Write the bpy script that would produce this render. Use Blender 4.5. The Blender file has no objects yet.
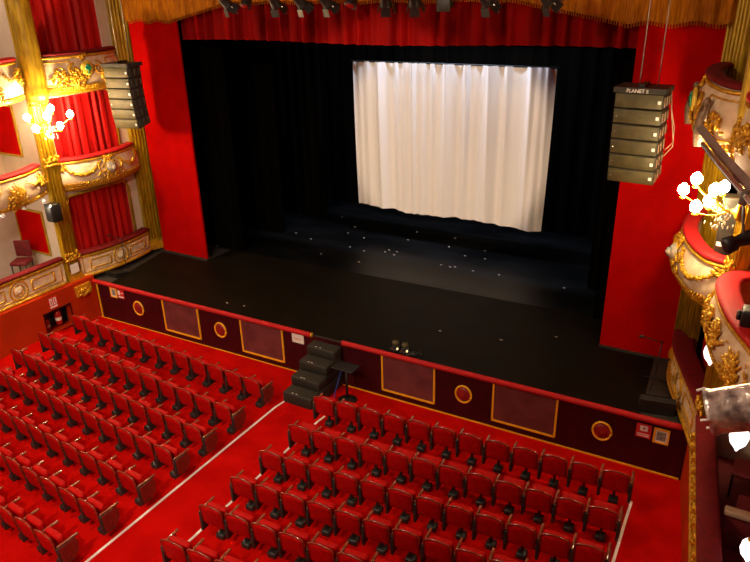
import bpy, math, random
from mathutils import Vector, Matrix, noise
random.seed(11)
scene = bpy.context.scene
COL = scene.collection
PI = math.pi
V = Vector

# ------------------------------------------------------------------ materials
def mat(name, col, rough=0.6, metal=0.0, col2=None, nscale=8.0, bump=0.0, bscale=40.0, stretch=None,
        emit=None, estr=0.0, sheen=0.0, coat=0.0, spec=0.5, mix_lo=0.35, mix_hi=0.65, transmission=0.0):
    m = bpy.data.materials.new(name); m.use_nodes = True
    nt = m.node_tree; N = nt.nodes; L = nt.links
    b = N['Principled BSDF']
    b.inputs['Base Color'].default_value = (*col, 1)
    b.inputs['Roughness'].default_value = rough
    b.inputs['Metallic'].default_value = metal
    b.inputs['Specular IOR Level'].default_value = spec
    if sheen: b.inputs['Sheen Weight'].default_value = sheen
    if coat: b.inputs['Coat Weight'].default_value = coat; b.inputs['Coat Roughness'].default_value = 0.12
    if transmission: b.inputs['Transmission Weight'].default_value = transmission
    if emit: b.inputs['Emission Color'].default_value = (*emit, 1); b.inputs['Emission Strength'].default_value = estr
    tc = N.new('ShaderNodeTexCoord'); mp = N.new('ShaderNodeMapping')
    L.new(tc.outputs['Object'], mp.inputs['Vector'])
    if stretch: mp.inputs['Scale'].default_value = stretch
    if col2:
        n = N.new('ShaderNodeTexNoise'); n.inputs['Scale'].default_value = nscale; n.inputs['Detail'].default_value = 5
        L.new(mp.outputs[0], n.inputs['Vector'])
        r = N.new('ShaderNodeMapRange'); r.inputs[1].default_value = mix_lo; r.inputs[2].default_value = mix_hi
        L.new(n.outputs['Fac'], r.inputs[0])
        mx = N.new('ShaderNodeMix'); mx.data_type = 'RGBA'
        mx.inputs[6].default_value = (*col, 1); mx.inputs[7].default_value = (*col2, 1)
        L.new(r.outputs[0], mx.inputs[0]); L.new(mx.outputs[2], b.inputs['Base Color'])
    if bump:
        n2 = N.new('ShaderNodeTexNoise'); n2.inputs['Scale'].default_value = bscale; n2.inputs['Detail'].default_value = 4
        L.new(mp.outputs[0], n2.inputs['Vector'])
        bp = N.new('ShaderNodeBump'); bp.inputs['Strength'].default_value = bump; bp.inputs['Distance'].default_value = 0.02
        L.new(n2.outputs['Fac'], bp.inputs['Height']); L.new(bp.outputs[0], b.inputs['Normal'])
    return m

M = {}
M['carpet'] = mat('red_carpet', (0.56, 0.0035, 0.0015), 0.95, col2=(0.44, 0.002, 0.001), nscale=1.6, bump=0.4, bscale=120, spec=0.03)
M['seat'] = mat('seat_velvet', (0.50, 0.0022, 0.0014), 0.6, col2=(0.38, 0.0016, 0.0012), nscale=9, bump=0.15, bscale=60, spec=0.15)
M['lacquer'] = mat('lacquered_wood', (0.36, 0.05, 0.025), 0.16, col2=(0.16, 0.016, 0.008), nscale=14, stretch=(1, 6, 1), coat=0.6)  # base colour raised to carry part of the seat frame's glossy highlight
M['armwood'] = mat('worn_arm_wood', (0.34, 0.10, 0.05), 0.2, col2=(0.12, 0.03, 0.015), nscale=10, stretch=(6, 1, 1), coat=0.6)
M['endred'] = mat('end_panel_wood', (0.22, 0.020, 0.012), 0.4, col2=(0.14, 0.012, 0.008), nscale=18)
M['blackiron'] = mat('black_iron', (0.012, 0.014, 0.013), 0.4, col2=(0.03, 0.03, 0.028), nscale=20)
M['velvet'] = mat('red_velvet_flat', (0.44, 0.0016, 0.0008), 0.9, col2=(0.37, 0.0012, 0.0006), nscale=2.2, bump=0.1, bscale=30, spec=0.03)
M['curtain'] = mat('red_box_curtain', (0.46, 0.003, 0.002), 0.6, col2=(0.34, 0.002, 0.0015), nscale=4, stretch=(1, 1, .15), spec=0.2)
M['cushion'] = mat('red_rail_velvet', (0.50, 0.006, 0.006), 0.7, col2=(0.42, 0.012, 0.015), nscale=12, bump=0.1, spec=0.3)
M['darkcushion'] = mat('dark_red_rail_velvet', (0.17, 0.002, 0.004), 0.8, col2=(0.12, 0.0015, 0.003), nscale=12, spec=0.3)
M['valance'] = mat('house_curtain_red', (0.26, 0.0012, 0.0010), 0.7, col2=(0.17, 0.001, 0.0008), nscale=3, stretch=(1, 1, .1), spec=0.06)
M['pelmet'] = mat('gold_satin', (0.44, 0.15, 0.004), 0.6, spec=0.08, col2=(0.25, 0.07, 0.002), nscale=10, stretch=(3, 1, .3), bump=0.2, bscale=25)
M['gold'] = mat('gilding', (0.85, 0.48, 0.030), 0.33, 0.5, col2=(0.50, 0.25, 0.012), nscale=14, bump=0.35, bscale=35)
M['goldpaint'] = mat('gold_paint_pilaster', (0.56, 0.35, 0.010), 0.42, 0.25, col2=(0.30, 0.17, 0.004), nscale=5, stretch=(3, 3, .5), bump=0.15)
M['goldline'] = mat('gold_line_paint', (0.95, 0.46, 0.015), 0.4, 0.0, col2=(0.85, 0.38, 0.012), nscale=9)
M['cream'] = mat('cream_plaster', (0.78, 0.62, 0.42), 0.55, col2=(0.60, 0.44, 0.26), nscale=5)
M['creamwall'] = mat('cream_wall', (0.60, 0.49, 0.38), 0.7, col2=(0.52, 0.42, 0.32), nscale=2)
M['brownwall'] = mat('brown_lobby_wall', (0.22, 0.12, 0.08), 0.7, col2=(0.17, 0.09, 0.06), nscale=2)
M['redpaint'] = mat('orange_red_wall_paint', (0.46, 0.032, 0.003), 0.7, spec=0.1, col2=(0.38, 0.024, 0.002), nscale=2)
M['bluegrey'] = mat('painted_allegory', (0.25, 0.27, 0.26), 0.6, col2=(0.55, 0.40, 0.25), nscale=9)
M['green'] = mat('enamel_green', (0.005, 0.20, 0.10), 0.4, col2=(0.01, 0.28, 0.15), nscale=20)
M['yellow'] = mat('shield_yellow', (0.80, 0.55, 0.06), 0.4, col2=(0.70, 0.45, 0.04), nscale=20)
M['stage'] = mat('stage_brown_black', (0.0055, 0.0038, 0.0014), 0.6, col2=(0.009, 0.006, 0.0026), nscale=1.3, bump=0.04, bscale=6, spec=0.08)
M['vinyl'] = mat('stage_vinyl', (0.0022, 0.0023, 0.0026), 0.4, col2=(0.011, 0.0115, 0.0125), nscale=0.8, stretch=(.5, 1.4, 1), spec=0.22, mix_lo=.45, mix_hi=.75)
M['deck'] = mat('grey_stage_boards', (0.040, 0.035, 0.027), 0.6, col2=(0.024, 0.021, 0.017), nscale=3, stretch=(1, 4, 1))
M['maroon'] = mat('maroon_stage_front', (0.050, 0.0025, 0.006), 0.45, col2=(0.035, 0.002, 0.004), nscale=3, spec=0.3)
M['mesh'] = mat('pink_brown_grille', (0.17, 0.035, 0.035), 0.6, col2=(0.11, 0.018, 0.020), nscale=2.5, bump=0.3, bscale=150)
M['ovalred'] = mat('oval_red_boss', (0.30, 0.008, 0.008), 0.5, col2=(0.2, 0.005, 0.005), nscale=9)
M['drape'] = mat('black_serge_drape', (0.0016, 0.0013, 0.001), 0.95, col2=(0.003, 0.0024, 0.0018), nscale=3, stretch=(1, 1, .1), spec=0.02)
M['void'] = mat('black_stage_wall', (0.002, 0.002, 0.002), 0.95, col2=(0.003, 0.003, 0.003), nscale=3, spec=0.05)
M['screen'] = mat('white_satin_cloth', (0.84, 0.80, 0.77), 0.45, col2=(0.79, 0.75, 0.72), nscale=2, stretch=(1.5, 1, .05), spec=0.5, sheen=0.3)
M['black'] = mat('matt_black', (0.007, 0.0065, 0.006), 0.5, col2=(0.012, 0.011, 0.010), nscale=12)
M['blacksteps'] = mat('black_step_carpet', (0.012, 0.010, 0.006), 0.7, col2=(0.020, 0.017, 0.010), nscale=30)
M['spkfront'] = mat('speaker_grille_olive', (0.085, 0.072, 0.026), 0.5, 0.1, col2=(0.055, 0.046, 0.015), nscale=6, bump=0.3, bscale=200)
M['spkside'] = mat('speaker_case_black', (0.02, 0.018, 0.014), 0.5, col2=(0.035, 0.03, 0.022), nscale=14)
M['steel'] = mat('bright_steel', (0.75, 0.75, 0.72), 0.25, 0.9, col2=(0.55, 0.55, 0.52), nscale=20)
M['greysteel'] = mat('grey_pipe_paint', (0.30, 0.28, 0.25), 0.35, 0.5, col2=(0.22, 0.2, 0.18), nscale=10)
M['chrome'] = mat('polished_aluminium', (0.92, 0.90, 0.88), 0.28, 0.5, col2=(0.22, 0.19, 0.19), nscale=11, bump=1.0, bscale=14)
M['white'] = mat('white_enamel', (0.85, 0.83, 0.80), 0.4, col2=(0.78, 0.76, 0.72), nscale=8)
M['strip'] = mat('aisle_edge_strip', (0.97, 0.90, 0.87), 0.4, col2=(0.92, 0.82, 0.78), nscale=8)
M['globe'] = mat('opal_globe', (0.9, 0.9, 0.88), 0.2, col2=(0.86, 0.86, 0.84), nscale=3, emit=(1.0, 0.94, 0.86), estr=2.6)
M['bulb'] = mat('lit_candle_bulb', (1, .9, .7), 0.2, col2=(1, .88, .68), nscale=3, emit=(1.0, 0.80, 0.50), estr=90)
M['crystal'] = mat('crystal_drops', (0.95, 0.88, 0.72), 0.05, col2=(0.9, 0.8, 0.6), nscale=9, transmission=0.6)
M['warmlens'] = mat('lamp_lens_warm', (0.9, 0.7, 0.4), 0.15, col2=(0.8, 0.6, 0.3), nscale=9, emit=(1, .72, .35), estr=1.2)
M['redlens'] = mat('lamp_lens_red', (0.35, 0.01, 0.01), 0.2, col2=(0.25, 0.005, 0.005), nscale=9)
M['signred'] = mat('sign_red', (0.65, 0.03, 0.03), 0.4, col2=(0.58, 0.02, 0.02), nscale=9)
M['extred'] = mat('extinguisher_red', (0.50, 0.02, 0.015), 0.25, col2=(0.42, 0.015, 0.01), nscale=9, coat=.5)
M['paper'] = mat('paper_white', (0.80, 0.76, 0.68), 0.7, col2=(0.72, 0.68, 0.6), nscale=20)
M['photo'] = mat('grey_photo_print', (0.10, 0.10, 0.09), 0.5, col2=(0.35, 0.33, 0.28), nscale=16)
M['blue'] = mat('blue_cable', (0.01, 0.04, 0.35), 0.4, col2=(0.01, 0.03, 0.25), nscale=9)
M['beige'] = mat('beige_wood', (0.45, 0.30, 0.18), 0.5, col2=(0.36, 0.23, 0.13), nscale=6, stretch=(1, 5, 1))
M['bronze'] = mat('dark_bronze_figure', (0.20, 0.12, 0.07), 0.5, 0.3, col2=(0.30, 0.20, 0.12), nscale=12)
M['redseatdark'] = mat('dark_red_chair', (0.16, 0.004, 0.006), 0.7, col2=(0.11, 0.003, 0.004), nscale=9)

# ------------------------------------------------------------------ mesh collector
class MB:
    def __init__(s): s.v = []; s.f = []; s.sm = []
    def add(s, vs, fs, smooth=False):
        o = len(s.v); s.v.extend([tuple(p) for p in vs])
        for f in fs: s.f.append(tuple(i + o for i in f)); s.sm.append(smooth)
        return s
    def box(s, x0, x1, y0, y1, z0, z1):
        vs = [(x, y, z) for x in (x0, x1) for y in (y0, y1) for z in (z0, z1)]
        return s.add(vs, [(0, 1, 3, 2), (4, 6, 7, 5), (0, 4, 5, 1), (2, 3, 7, 6), (0, 2, 6, 4), (1, 5, 7, 3)])
    def rbox(s, x0, x1, y0, y1, z0, z1, r=0.02, xf=None):
        """box with chamfered/rounded edges"""
        cx, cy, cz = (x0 + x1) / 2, (y0 + y1) / 2, (z0 + z1) / 2
        hx, hy, hz = (x1 - x0) / 2, (y1 - y0) / 2, (z1 - z0) / 2
        r = min(r, hx * .95, hy * .95, hz * .95)
        n = 3; vs = []; idx = {}; fs = []
        def P(a, b, c):
            k = (a, b, c)
            if k in idx: return idx[k]
            # a,b,c in 0..n+... use superellipse-like mapping on a cube grid with 4 divisions
            t = [-1, -.5, .5, 1]
            d = [t[a], t[b], t[c]]
            q = []
            for dv, h in zip(d, (hx, hy, hz)): q.append((h if abs(dv) == 1 else h - r) * (1 if dv > 0 else -1))
            m = sum(1 for dv in d if abs(dv) == 1)
            if m > 1:
                sh = r * (1 - 1 / math.sqrt(m))
                q = [qq - (sh * (1 if qq > 0 else -1) if abs(dv) == 1 else 0) for qq, dv in zip(q, d)]
            p = V((cx + q[0], cy + q[1], cz + q[2]))
            if xf: p = xf(p)
            vs.append(p); idx[k] = len(vs) - 1; return idx[k]
        for i in range(3):
            for j in range(3):
                for c, rev in ((0, 1), (3, 0)):
                    for ax in range(3):
                        def K(u, w):
                            return (c, u, w) if ax == 0 else ((w, c, u) if ax == 1 else (u, w, c))
                        q = [P(*K(i, j)), P(*K(i + 1, j)), P(*K(i + 1, j + 1)), P(*K(i, j + 1))]
                        fs.append(tuple(reversed(q)) if rev else tuple(q))
        return s.add(vs, fs, True)
    def tube(s, pts, r, n=8, cap=True, smooth=True):
        pts = [V(p) for p in pts]; vs = []; fs = []
        rr = r if hasattr(r, '__len__') else [r] * len(pts)
        up = None
        for i, p in enumerate(pts):
            t = (pts[min(i + 1, len(pts) - 1)] - pts[max(i - 1, 0)])
            if t.length < 1e-9: t = V((0, 0, 1))
            t.normalize()
            if up is None: up = V((0, 0, 1)) if abs(t.z) < .9 else V((1, 0, 0))
            a = t.cross(up)
            if a.length < 1e-5: a = t.cross(V((1, .2, .1)))
            a.normalize(); b = a.cross(t).normalized(); up = b
            for k in range(n):
                w = 2 * PI * k / n
                vs.append(p + (a * math.cos(w) + b * math.sin(w)) * rr[i])
        for i in range(len(pts) - 1):
            for k in range(n):
                k2 = (k + 1) % n
                fs.append((i * n + k, i * n + k2, (i + 1) * n + k2, (i + 1) * n + k))
        if cap: fs.append(tuple(range(n))[::-1]); fs.append(tuple((len(pts) - 1) * n + k for k in range(n)))
        return s.add(vs, fs, smooth)
    def lathe(s, prof, n=16, at=(0, 0, 0), axis=(0, 0, 1), smooth=True, sx=1, sy=1):
        z = V(axis).normalized(); a = z.orthogonal().normalized(); b = z.cross(a)
        if abs(z.z) > .99: a, b = V((1, 0, 0)), V((0, 1, 0)) * (1 if z.z > 0 else -1)
        vs = []; fs = []; at = V(at)
        for r, h in prof:
            for k in range(n):
                w = 2 * PI * k / n
                vs.append(at + z * h + a * r * math.cos(w) * sx + b * r * math.sin(w) * sy)
        for i in range(len(prof) - 1):
            for k in range(n):
                k2 = (k + 1) % n
                fs.append((i * n + k, i * n + k2, (i + 1) * n + k2, (i + 1) * n + k))
        fs.append(tuple(range(n))[::-1]); fs.append(tuple((len(prof) - 1) * n + k for k in range(n)))
        return s.add(vs, fs, smooth)
    def blob(s, c, r, dirv=None, jit=0.0):
        """small rounded leaf/bead"""
        rx, ry, rz = r if hasattr(r, '__len__') else (r, r, r)
        c = V(c); Q = Matrix.Identity(3)
        if dirv is not None: Q = V(dirv).to_track_quat('X', 'Z').to_matrix()
        vs = []; fs = []; n = 6
        rings = [(-1, 0), (-.6, .8), (0, 1), (.6, .8), (1, 0)]
        for h, q in rings:
            for k in range(n if q else 1):
                w = 2 * PI * k / n
                p = V((h * rx, q * math.cos(w) * ry, q * math.sin(w) * rz)) * (1 + random.uniform(-jit, jit))
                vs.append(c + Q @ p)
        o = [0, 1, 1 + n, 1 + 2 * n, 1 + 3 * n]
        for k in range(n):
            k2 = (k + 1) % n
            fs.append((0, 1 + k2, 1 + k))
            for i in (1, 2): fs.append((o[i] + k, o[i] + k2, o[i + 1] + k2, o[i + 1] + k))
            fs.append((o[3] + k, o[3] + k2, o[4]))
        return s.add(vs, fs, True)
    def prism(s, poly, d, o=(0, 0, 0), u=(1, 0, 0), w=(0, 0, 1)):
        """polygon (a,b) in plane u,w at o, extruded by vector d"""
        o, u, w, d = V(o), V(u), V(w), V(d); n = len(poly)
        vs = [o + u * a + w * b for a, b in poly]; vs += [p + d for p in vs]
        fs = [tuple(range(n)), tuple(range(2 * n - 1, n - 1, -1))]
        for i in range(n): j = (i + 1) % n; fs.append((i, i + n, j + n, j))
        return s.add(vs, fs)
    def grid(s, fn, nu, nv, smooth=True, closed=False):
        vs = [fn(i / nu, j / nv) for i in range(nu + 1) for j in range(nv + 1)]
        fs = [(i * (nv + 1) + j, (i + 1) * (nv + 1) + j, (i + 1) * (nv + 1) + j + 1, i * (nv + 1) + j + 1) for i in range(nu) for j in range(nv)]
        return s.add(vs, fs, smooth)

def tagk(o, label=None, cat=None, group=None, kind=None):
    if label: o['label'] = label
    if cat: o['category'] = cat
    if group: o['group'] = group
    if kind: o['kind'] = kind
    return o
def obj(name, mb, m, parent=None, label=None):
    me = bpy.data.meshes.new(name)
    if parent is not None:
        l = parent['_w'] if '_w' in parent.keys() else (0, 0, 0)
        vs = [(x - l[0], y - l[1], z - l[2]) for x, y, z in mb.v]
    else: vs = mb.v
    me.from_pydata(vs, [], mb.f); me.validate()
    for p, sm in zip(me.polygons, mb.sm): p.use_smooth = sm
    me.materials.append(M[m] if isinstance(m, str) else m)
    o = bpy.data.objects.new(name, me); COL.objects.link(o)
    if parent is not None:
        o.parent = parent; o['_w'] = list(l)
    if label: o['label'] = label
    return o
def single(name, mb, m, label, cat, group=None):
    """one-mesh thing with its origin at its own base"""
    xs = [p[0] for p in mb.v]; ys = [p[1] for p in mb.v]; zs = [p[2] for p in mb.v]
    c = ((min(xs) + max(xs)) / 2, (min(ys) + max(ys)) / 2, min(zs))
    mb.v = [(x - c[0], y - c[1], z - c[2]) for x, y, z in mb.v]
    o = obj(name, mb, m); o.location = c
    return tagk(o, label, cat, group)
def thing(name, label, cat, loc=(0, 0, 0), group=None):
    o = bpy.data.objects.new(name, None); COL.objects.link(o); o.location = loc; o['_w'] = list(loc)
    o.empty_display_size = .1
    return tagk(o, label, cat, group)
def struct(name, mb, m, parent=None):
    o = obj(name, mb, m, parent)
    if parent is None: o['kind'] = 'structure'
    return o
def copy_tree(o, parent=None):
    c = o.copy(); COL.objects.link(c)
    if parent is not None: c.parent = parent
    for ch in list(o.children): copy_tree(ch, c)
    return c

# ------------------------------------------------------------------ camera
f_px = 675.994
Rm = [(0.87021044, 0.49212893, -0.02330023), (0.17921045, -0.36023454, -0.91548604), (-0.45893072, 0.79248987, -0.40167451)]
CAMZ = 8.5
cam_d = bpy.data.cameras.new('camera'); cam = bpy.data.objects.new('camera', cam_d); COL.objects.link(cam)
cam_d.sensor_width = 36; cam_d.lens = f_px / 750 * 36; cam_d.clip_start = .05; cam_d.clip_end = 200
r_, d_, fw = V(Rm[0]), V(Rm[1]), V(Rm[2])
cam.matrix_world = Matrix(((r_.x, -d_.x, -fw.x, 0), (r_.y, -d_.y, -fw.y, 0), (r_.z, -d_.z, -fw.z, CAMZ), (0, 0, 0, 1)))
scene.camera = cam
def project(p):
    q = V(p) - V((0, 0, CAMZ)); z = q.dot(fw)
    return (375 + f_px * q.dot(r_) / z, 281 + f_px * q.dot(d_) / z) if z > .05 else (-999, -999)

SZ = 0.95      # stage deck height
FY = 11.46     # stage front plane
SL = .0165      # its slight skew
def fz(y): return -.22 * max(0, min(1, (y - 9.75) / 1.8))

# ------------------------------------------------------------------ setting: shell
mb = MB()
for k in range(2):
    mb.grid(lambda u, v: V((-18.5 + 21.7 * v, (-5, 9.75, 9.9, 11.75)[int(round(u * 3))], fz((-5, 9.75, 9.9, 11.75)[int(round(u * 3))]) - .25 * k)), 3, 1, False)
struct('floor', mb, 'carpet')
mb = MB(); mb.box(-18.5, 3.2, -5, 14.1, 13.2, 13.4); struct('ceiling', mb, 'creamwall')
mb = MB(); mb.box(-18.5, 3.2, -5.2, -5, 0, 13.4); struct('wall_back', mb, 'brownwall')
mb = MB(); mb.box(-18.6, -18.0, -5, 14.2, 0, 13.4); struct('wall_left_outer', mb, 'creamwall')
mb = MB(); mb.box(2.6, 3.2, -5, 14.2, 0, 13.4); struct('wall_right_outer', mb, 'brownwall')

# lower left wall with the extinguisher recess
LX = -15.80
mb = MB()
ny0, ny1, nz0, nz1 = 9.62, 10.42, .02, .62
mb.box(LX - .2, LX, 3, ny0, 0, 1.12); mb.box(LX - .2, LX, ny1, FY - .12, -.25, 1.12)
mb.box(LX - .2, LX, ny0, ny1, nz1, 1.12); mb.box(LX - .2, LX, ny0, ny1, 0, nz0)
struct('wall_left', mb, 'redpaint')
mb = MB(); mb.box(LX - .42, LX - .38, ny0, ny1, nz0, nz1); mb.box(LX - .4, LX - .2, ny0 - .02, ny0, nz0, nz1)
mb.box(LX - .4, LX - .2, ny1, ny1 + .02, nz0, nz1); mb.box(LX - .4, LX - .2, ny0, ny1, nz1, nz1 + .02)
struct('trim_1', mb, 'black')
mb = MB()
for a, b in ((ny0 - .03, ny0), (ny1, ny1 + .03)): mb.box(LX - .01, LX + .015, a, b, nz0, nz1 + .03)
mb.box(LX - .01, LX + .015, ny0, ny1, nz1, nz1 + .03)
struct('trim_2', mb, 'maroon')
# lower right wall (runs slightly outward)
def XRW(y): return -.15 - .12 * (y - 11.4)
mb = MB()
mb.grid(lambda u, v: V((XRW(4 + 7.54 * u), 4 + 7.54 * u, -.25 + 1.37 * v)), 8, 1, False)
mb.grid(lambda u, v: V((XRW(4 + 7.54 * u) + .2, 4 + 7.54 * u, -.25 + 1.37 * v)), 8, 1, False)
struct('wall_right', mb, 'redpaint')

# stage deck
mb = MB(); mb.prism([(-16.25, FY - .11), (-.02, FY + .15), (-.02, 14.3), (-16.25, 14.3)], (0, 0, .146), (0, 0, SZ - .15), (1, 0, 0), (0, 1, 0)); mb.box(-19.5, 3.5, 14.3, 22, SZ - .15, SZ - .004); struct('floor_stage', mb, 'deck')
mb = MB(); mb.prism([(-15.25, FY - .06), (-1.05, FY + .18), (-1.15, 13.93), (-2.35, 13.93), (-2.4, 15.4), (-13.9, 15.0), (-13.95, 13.9), (-15.75, 13.9)], (0, 0, .006), (0, 0, SZ - .004), (1, 0, 0), (0, 1, 0))
tagk(obj('stage_mat', mb, 'stage'), 'brown-black floor covering on the front half of the stage', 'floor covering')
mb = MB(); mb.prism([(-17.5, 15.0), (-13.9, 15.0), (-2.4, 15.4), (1.5, 15.6), (1.5, 21), (-17.5, 21)], (0, 0, .004), (0, 0, SZ - .004), (1, 0, 0), (0, 1, 0))
tagk(obj('dance_floor_vinyl', mb, 'vinyl'), 'blue-black vinyl sheet covering the rear of the stage under the white cloth', 'floor covering')
# stage house
mb = MB(); mb.box(-19.7, -19.5, 14.2, 22.2, SZ, 12); mb.box(3.5, 3.7, 14.2, 22.2, SZ, 12); mb.box(-19.7, 3.7, 22, 22.2, SZ, 12); mb.box(-19.7, 3.7, 14.2, 22.2, 12, 12.2)
mb.box(-19.6, -16.2, 14.2, 14.3, SZ, 12); mb.box(-.6, 3.7, 14.25, 14.35, SZ, 12)
struct('wall_stage_house', mb, 'void')

# ------------------------------------------------------------------ proscenium
mb = MB(); mb.box(-15.75, -13.95, 13.98, 14.04, SZ + .03, 9.2)
single('proscenium_flat', mb, 'velvet', 'tall red velvet proscenium panel left of the stage opening', 'wall panel')
mb = MB(); mb.box(-2.32, -.55, 13.98, 14.08, SZ + .03, 9.2)
single('proscenium_flat', mb, 'velvet', 'tall red velvet proscenium panel right of the stage opening', 'wall panel')
mb = MB(); mb.box(-15.9, -13.95, 13.96, 14.12, SZ, SZ + .05); struct('baseboard_left', mb, 'deck')
mb = MB(); mb.box(-2.32, -.6, 13.96, 14.12, SZ, SZ + .05); struct('baseboard_right', mb, 'deck')
mb = MB(); mb.box(-16.2, -.2, 13.9, 14.3, 9.2, 13.3); struct('wall_proscenium', mb, 'redpaint')

def drape(x0, x1, y, z0, z1, amp=.05, wl=.35, seed=0, nx=None, thick=.02, bot=None, axis='x', zig=1.0):
    """hanging cloth with folds, thin but solid"""
    mb = MB(); L = abs(x1 - x0); nx = nx or max(12, int(L / wl * 10)); nz = 8
    rnd = random.Random(seed)
    ph = []; w = 0
    for i in range(nx + 1): w += L / nx / wl * 2 * PI * rnd.uniform(.55, 1.45); ph.append(w)
    def off(i, v):
        a = amp * (.65 + .35 * math.sin(ph[i] * .31 + seed))
        return a * math.sin(ph[i]) * (.75 + .25 * v) + .25 * a * math.sin(ph[i] * 2.3 + 3 * v)
    def fn(k):
        def g(u, v):
            i = int(round(u * nx)); x = x0 + (x1 - x0) * u
            zb = z0 + (bot(u) if bot else 0)
            z = z1 + (zb - z1) * v
            o = y + off(i, v) + k * thick
            return V((x, o, z)) if axis == 'x' else V((o, x, z))
        return g
    mb.grid(fn(0), nx, nz); mb.grid(fn(1), nx, nz)
    return mb
# red house valance curtain, gold pelmet in front
mb = drape(-14.0, -2.3, 14.18, 7.26, 9.2, .12, .36, 3, thick=.03, bot=lambda u: .03 * math.sin(u * 9))
single('house_valance', mb, 'valance', 'deep red pleated valance curtain hanging across the top of the stage opening', 'curtain')
def pel(u):
    x = -15.75 + 15.2 * u
    if x < -14: return -.42 + .03 * math.sin(x * 9)
    if x < -12: return -.42 + .42 * (x + 14) / 2
    if x > -2.6: return -.44 + .03 * math.sin(x * 8)
    if x > -4.8: return -.44 * (x + 4.8) / 2.2
    return .02 * math.sin(x * 4)
mb = drape(-15.75, -.55, 13.84, 8.19, 9.3, .05, .30, 5, thick=.03, bot=pel)
pel_o = thing('gold_pelmet', 'amber gold satin pelmet with fringed edge above the stage opening', 'pelmet', (-8.1, 13.84, 7.7))
obj('pelmet_cloth', mb, 'pelmet', pel_o)
mb = MB()
for i in range(300):
    u = (i + .5) / 300; x = -15.75 + 15.2 * u; z = 8.19 + pel(u)
    mb.tube([(x, 13.85, z + .02), (x + random.uniform(-.008, .008), 13.85, z - .07)], .011, 4, smooth=False)
obj('fringe', mb, 'pelmet', pel_o)['kind'] = 'stuff'

# black stage drapes
def leg(x0, x1, y, label, seed):
    mb = drape(x0, x1, y, SZ + .03, 10.5, .07, .4, seed, thick=.03)
    single('masking_leg', mb, 'drape', label, 'stage curtain', 'black masking legs at the sides of the stage')
leg(-16.5, -13.45, 15.1, 'black masking drape on the left side of the stage, nearest the audience', 21)
leg(-16.5, -13.3, 17.0, 'black masking drape on the left side of the stage, second from the front', 22)
leg(-16.5, -12.9, 19.0, 'black masking drape on the left side of the stage, deepest one', 23)
leg(-2.75, .8, 15.2, 'black masking drape on the right side of the stage, nearest the audience', 24)
leg(-3.3, .8, 16.9, 'black masking drape on the right side of the stage, second from the front', 25)
leg(-3.7, .8, 19.0, 'black masking drape on the right side of the stage, deepest one', 26)
mb = drape(-18, 2, 20.9, SZ + .03, 11, .08, .5, 31, thick=.03)
single('stage_backdrop', mb, 'drape', 'black backdrop curtain at the very back of the stage', 'stage curtain')
for k, (y, z, lb) in enumerate(((15.6, 7.25, 'black horizontal border cloth just behind the red valance'), (17.6, 6.95, 'black horizontal border cloth directly above the white cloth'))):
    mb = drape(-16.5, .8, y, z, 10.5, .04, .6, 40 + k, thick=.03)
    single('border_cloth', mb, 'drape', lb, 'stage curtain')

# white cloth screen
def scr(k):
    def g(u, v):
        x = -11.23 + 6.25 * u + v * (.05 - .14 * u)
        w = u * 2 * PI
        a = .035 * math.sin(w * 5.3 + .5 * math.sin(w * 2)) + .03 * math.sin(w * 9.1 + 1.3) + .018 * math.sin(w * 17 + 2 * math.sin(w * 3))
        for c, ww, am in ((.15, .012, .06), (.24, .011, .07), (.33, .013, .07), (.43, .012, .07), (.5, .01, .05), (.60, .014, .08), (.71, .012, .08), (.79, .016, .08), (.90, .014, .08), (.97, .012, .07)):
            a -= 1.5 * am * math.exp(-((u - c - .006 * v) / ww) ** 2) * (1 - .75 * v)
        z = 6.39 + (1.86 + .035 * math.sin(w * 1.7 + 1) + .015 * math.sin(w * 6) - 6.39) * v
        return V((x + .04 * math.sin(v * 3) * (u - .5), 18.35 + a * (1.0 + .1 * v) + k * .012, z))
    return g
t = thing('white_backcloth', 'large white draped cloth hanging mid-stage in front of the black curtains', 'cloth', (-8.1, 18.35, 1.8))
mb = MB(); mb.grid(scr(0), 260, 24); mb.grid(scr(1), 260, 24); obj('cloth', mb, 'screen', t)
mb = MB(); mb.tube([(-11.3, 18.36, 6.39), (-4.9, 18.36, 6.39)], .025, 8); obj('batten', mb, 'black', t)
for x in (-10.8, -8.1, -5.3):
    mb = MB(); mb.tube([(x, 18.36, 6.4), (x, 18.36, 11.9)], .006, 5); obj('suspension_line', mb, 'black', t)

# ------------------------------------------------------------------ stage front wall
sf = thing('orchestra_rail', 'dark maroon stage front wall with gold-framed panels and oval bosses', 'stage front', (-8.1, FY, 0))
mb = MB(); mb.box(-15.8, -.08, FY, FY + .1, -.26, .93); obj('front_panel', mb, 'maroon', sf)
mb = MB(); mb.box(-15.8, -.2, FY - .02, FY + .005, -.225, -.165); mb.box(-15.75, -15.70, FY - .02, FY, -.2, .9); obj('gold_skirting', mb, 'goldline', sf)
for x0, x1 in ((-16.0, -8.41), (-7.55, -.28)):
    mb = MB(); n = 40
    mb.tube([(x0 + (x1 - x0) * i / n, FY - .01, .955) for i in range(n + 1)], .062, 10)
    obj('padded_rail', mb, 'cushion', sf)
mb = MB(); mb.lathe([(.0, 0), (.06, .0), (.065, .03), (0.01, .05)], 12, (-8.41, FY - .01, .955), (1, 0, 0)); obj('rail_end_cap', mb, 'gold', sf)
for x0, x1 in ((-13.21, -11.94), (-10.56, -9.24), (-6.53, -5.21), (-3.91, -2.55)):
    mb = MB(); mb.box(x0 + .03, x1 - .03, FY - .008, FY + .01, .0, .88); g = obj('grille_panel', mb, 'mesh', sf)
    mb = MB()
    for a, b, c, d in ((x0, x0 + .04, -.02, .89), (x1 - .04, x1, -.02, .89), (x0, x1, -.02, .02)): mb.box(a, b, FY - .03, FY + .01, c, d)
    obj('panel_frame', mb, 'goldline', g)
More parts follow.
